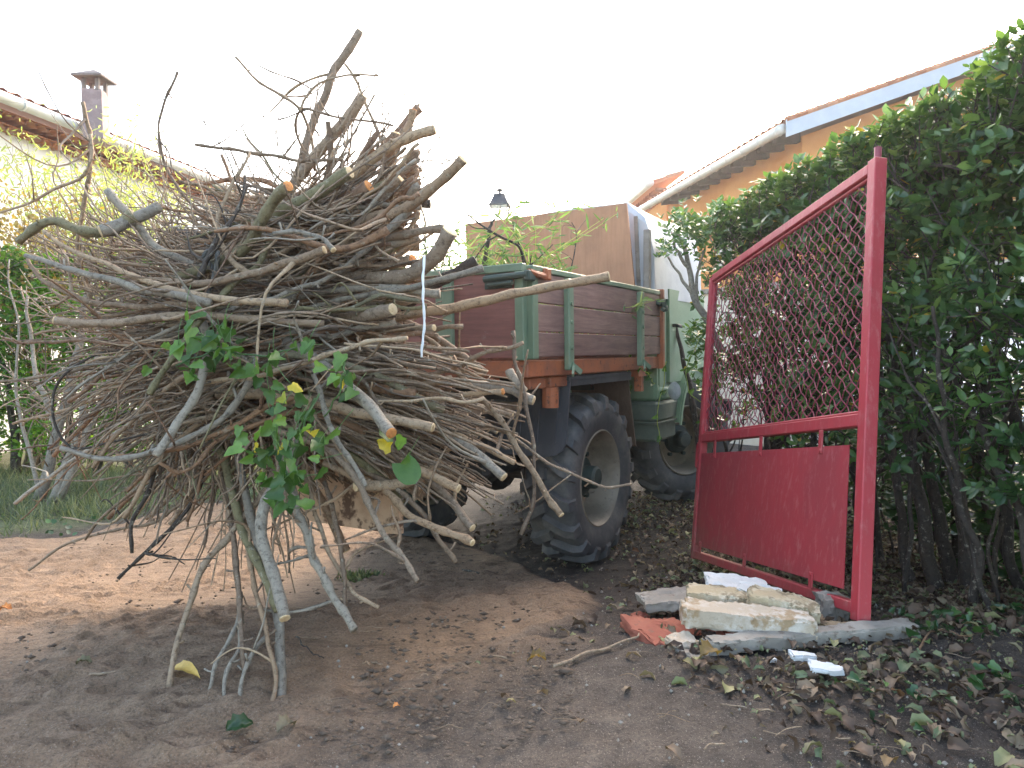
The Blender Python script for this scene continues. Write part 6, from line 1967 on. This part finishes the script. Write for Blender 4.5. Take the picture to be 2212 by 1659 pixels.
slab('moulded_stone', 'yellowish mossy moulded stone slanting right against the gate rail', lift(1690, 1305, 2.64), (.25, .14, .055), -20, M['limeworn'], .010, (0, 9))
slab('moulded_stone', 'smaller flat stone ledge between the two moulded blocks', lift(1620, 1300, 2.74), (.14, .12, .05), -10, M['limestone'], .012, (0, 3))
slab('plaster_slab', 'white plaster piece lying topmost on the rubble', lift(1590, 1264, 2.84), (.24, .15, .03), -10, M['plaster'], .010, (4, 6))
slab('plaster_slab', 'small white plaster flake on the top block', lift(1640, 1277, 2.74), (.16, .1, .018), -25, M['plaster'], .010, (6, 8))
slab('grey_slab', 'grey concrete strip poking out left behind the top block', lift(1448, 1288, 2.95), (.26, .12, .03), 8, M['concrete'], .009, (0, -4))
slab('grey_slab', 'grey rounded concrete strip lowest at the rubble left end', lift(1450, 1302, 2.82), (.22, .1, .035), 2, M['concrete'], .009, (0, -1))
slab('stone_lump', 'white broken stone lump at the front left of the rubble', lift(1470, 1398, 2.44), (.10, .09, .06), 20, M['limestone'], .014)
slab('stone_lump', 'grey broken stone lump next to the white one', lift(1496, 1424, 2.36), (.08, .08, .045), 45, M['concrete'], .02)
slab('stone_lump', 'little pale stone chip before the red brick', lift(1578, 1390, 2.46), (.05, .05, .03), 10, M['limestone'], .012)
slab('grey_block', 'rough grey block upright behind the gate bottom rail', lift(1795, 1318, 2.78), (.12, .08, .11), 10, M['concrete'], .018, (0, 10))
slab('brown_stone', 'mossy brown stone sliver between brick and kerb', lift(1745, 1370, 2.52), (.26, .08, .04), 10, M['mossbrick'], .014, (0, -3))
slab('brown_stone', 'flat brown stone low under the mossy moulded block', lift(1700, 1352, 2.64), (.3, .18, .05), -5, M['mossbrick'], .014)
slab('brick_piece', 'small brick crumb at the far left of the rubble', lift(1384, 1338, 2.82), (.07, .06, .04), 10, M['brick'], .012)
slab('shard', 'larger white plaster shard on the soil before the kerb', onground(1785, 1472, .016) + Vector((0, 0, .028)), (.10, .06, .018), -12, M['paper'], .006, (6, 4), 'shard', .4, (10, 6, 2))
slab('shard', 'smaller white plaster shard nearer the kerb', onground(1735, 1443, .014) + Vector((0, 0, .026)), (.08, .045, .018), -4, M['paper'], .005, (4, 3), 'shard', .5, (10, 6, 2))
slab('shard', 'tiny white chip left of the smaller shard', onground(1668, 1432, .01), (.022, .018, .01), 0, M['paper'], .004, (0, 0), 'shard', 0, (4, 4, 2))


# ------------------------------------------------------------------ haze: volume added to imitate lens glare over the far houses and the truck
hz = MB(); hz.box((0, 20, 4.6), (330, 290, 11.6))
hm = bpy.data.materials.new('glare_haze'); hm.use_nodes = True
hn = hm.node_tree; hn.nodes.remove(hn.nodes['Principled BSDF'])
pv = hn.nodes.new('ShaderNodeVolumePrincipled'); pv.inputs['Density'].default_value = .0018
pv.inputs['Color'].default_value = (.93, .95, 1, 1); pv.inputs['Anisotropy'].default_value = .65
hn.links.new(pv.outputs[0], hn.nodes['Material Output'].inputs['Volume'])
ho = hz.build('haze', hm); tag(ho, 'thin bright haze added to imitate lens glare', 'haze', kind='stuff')
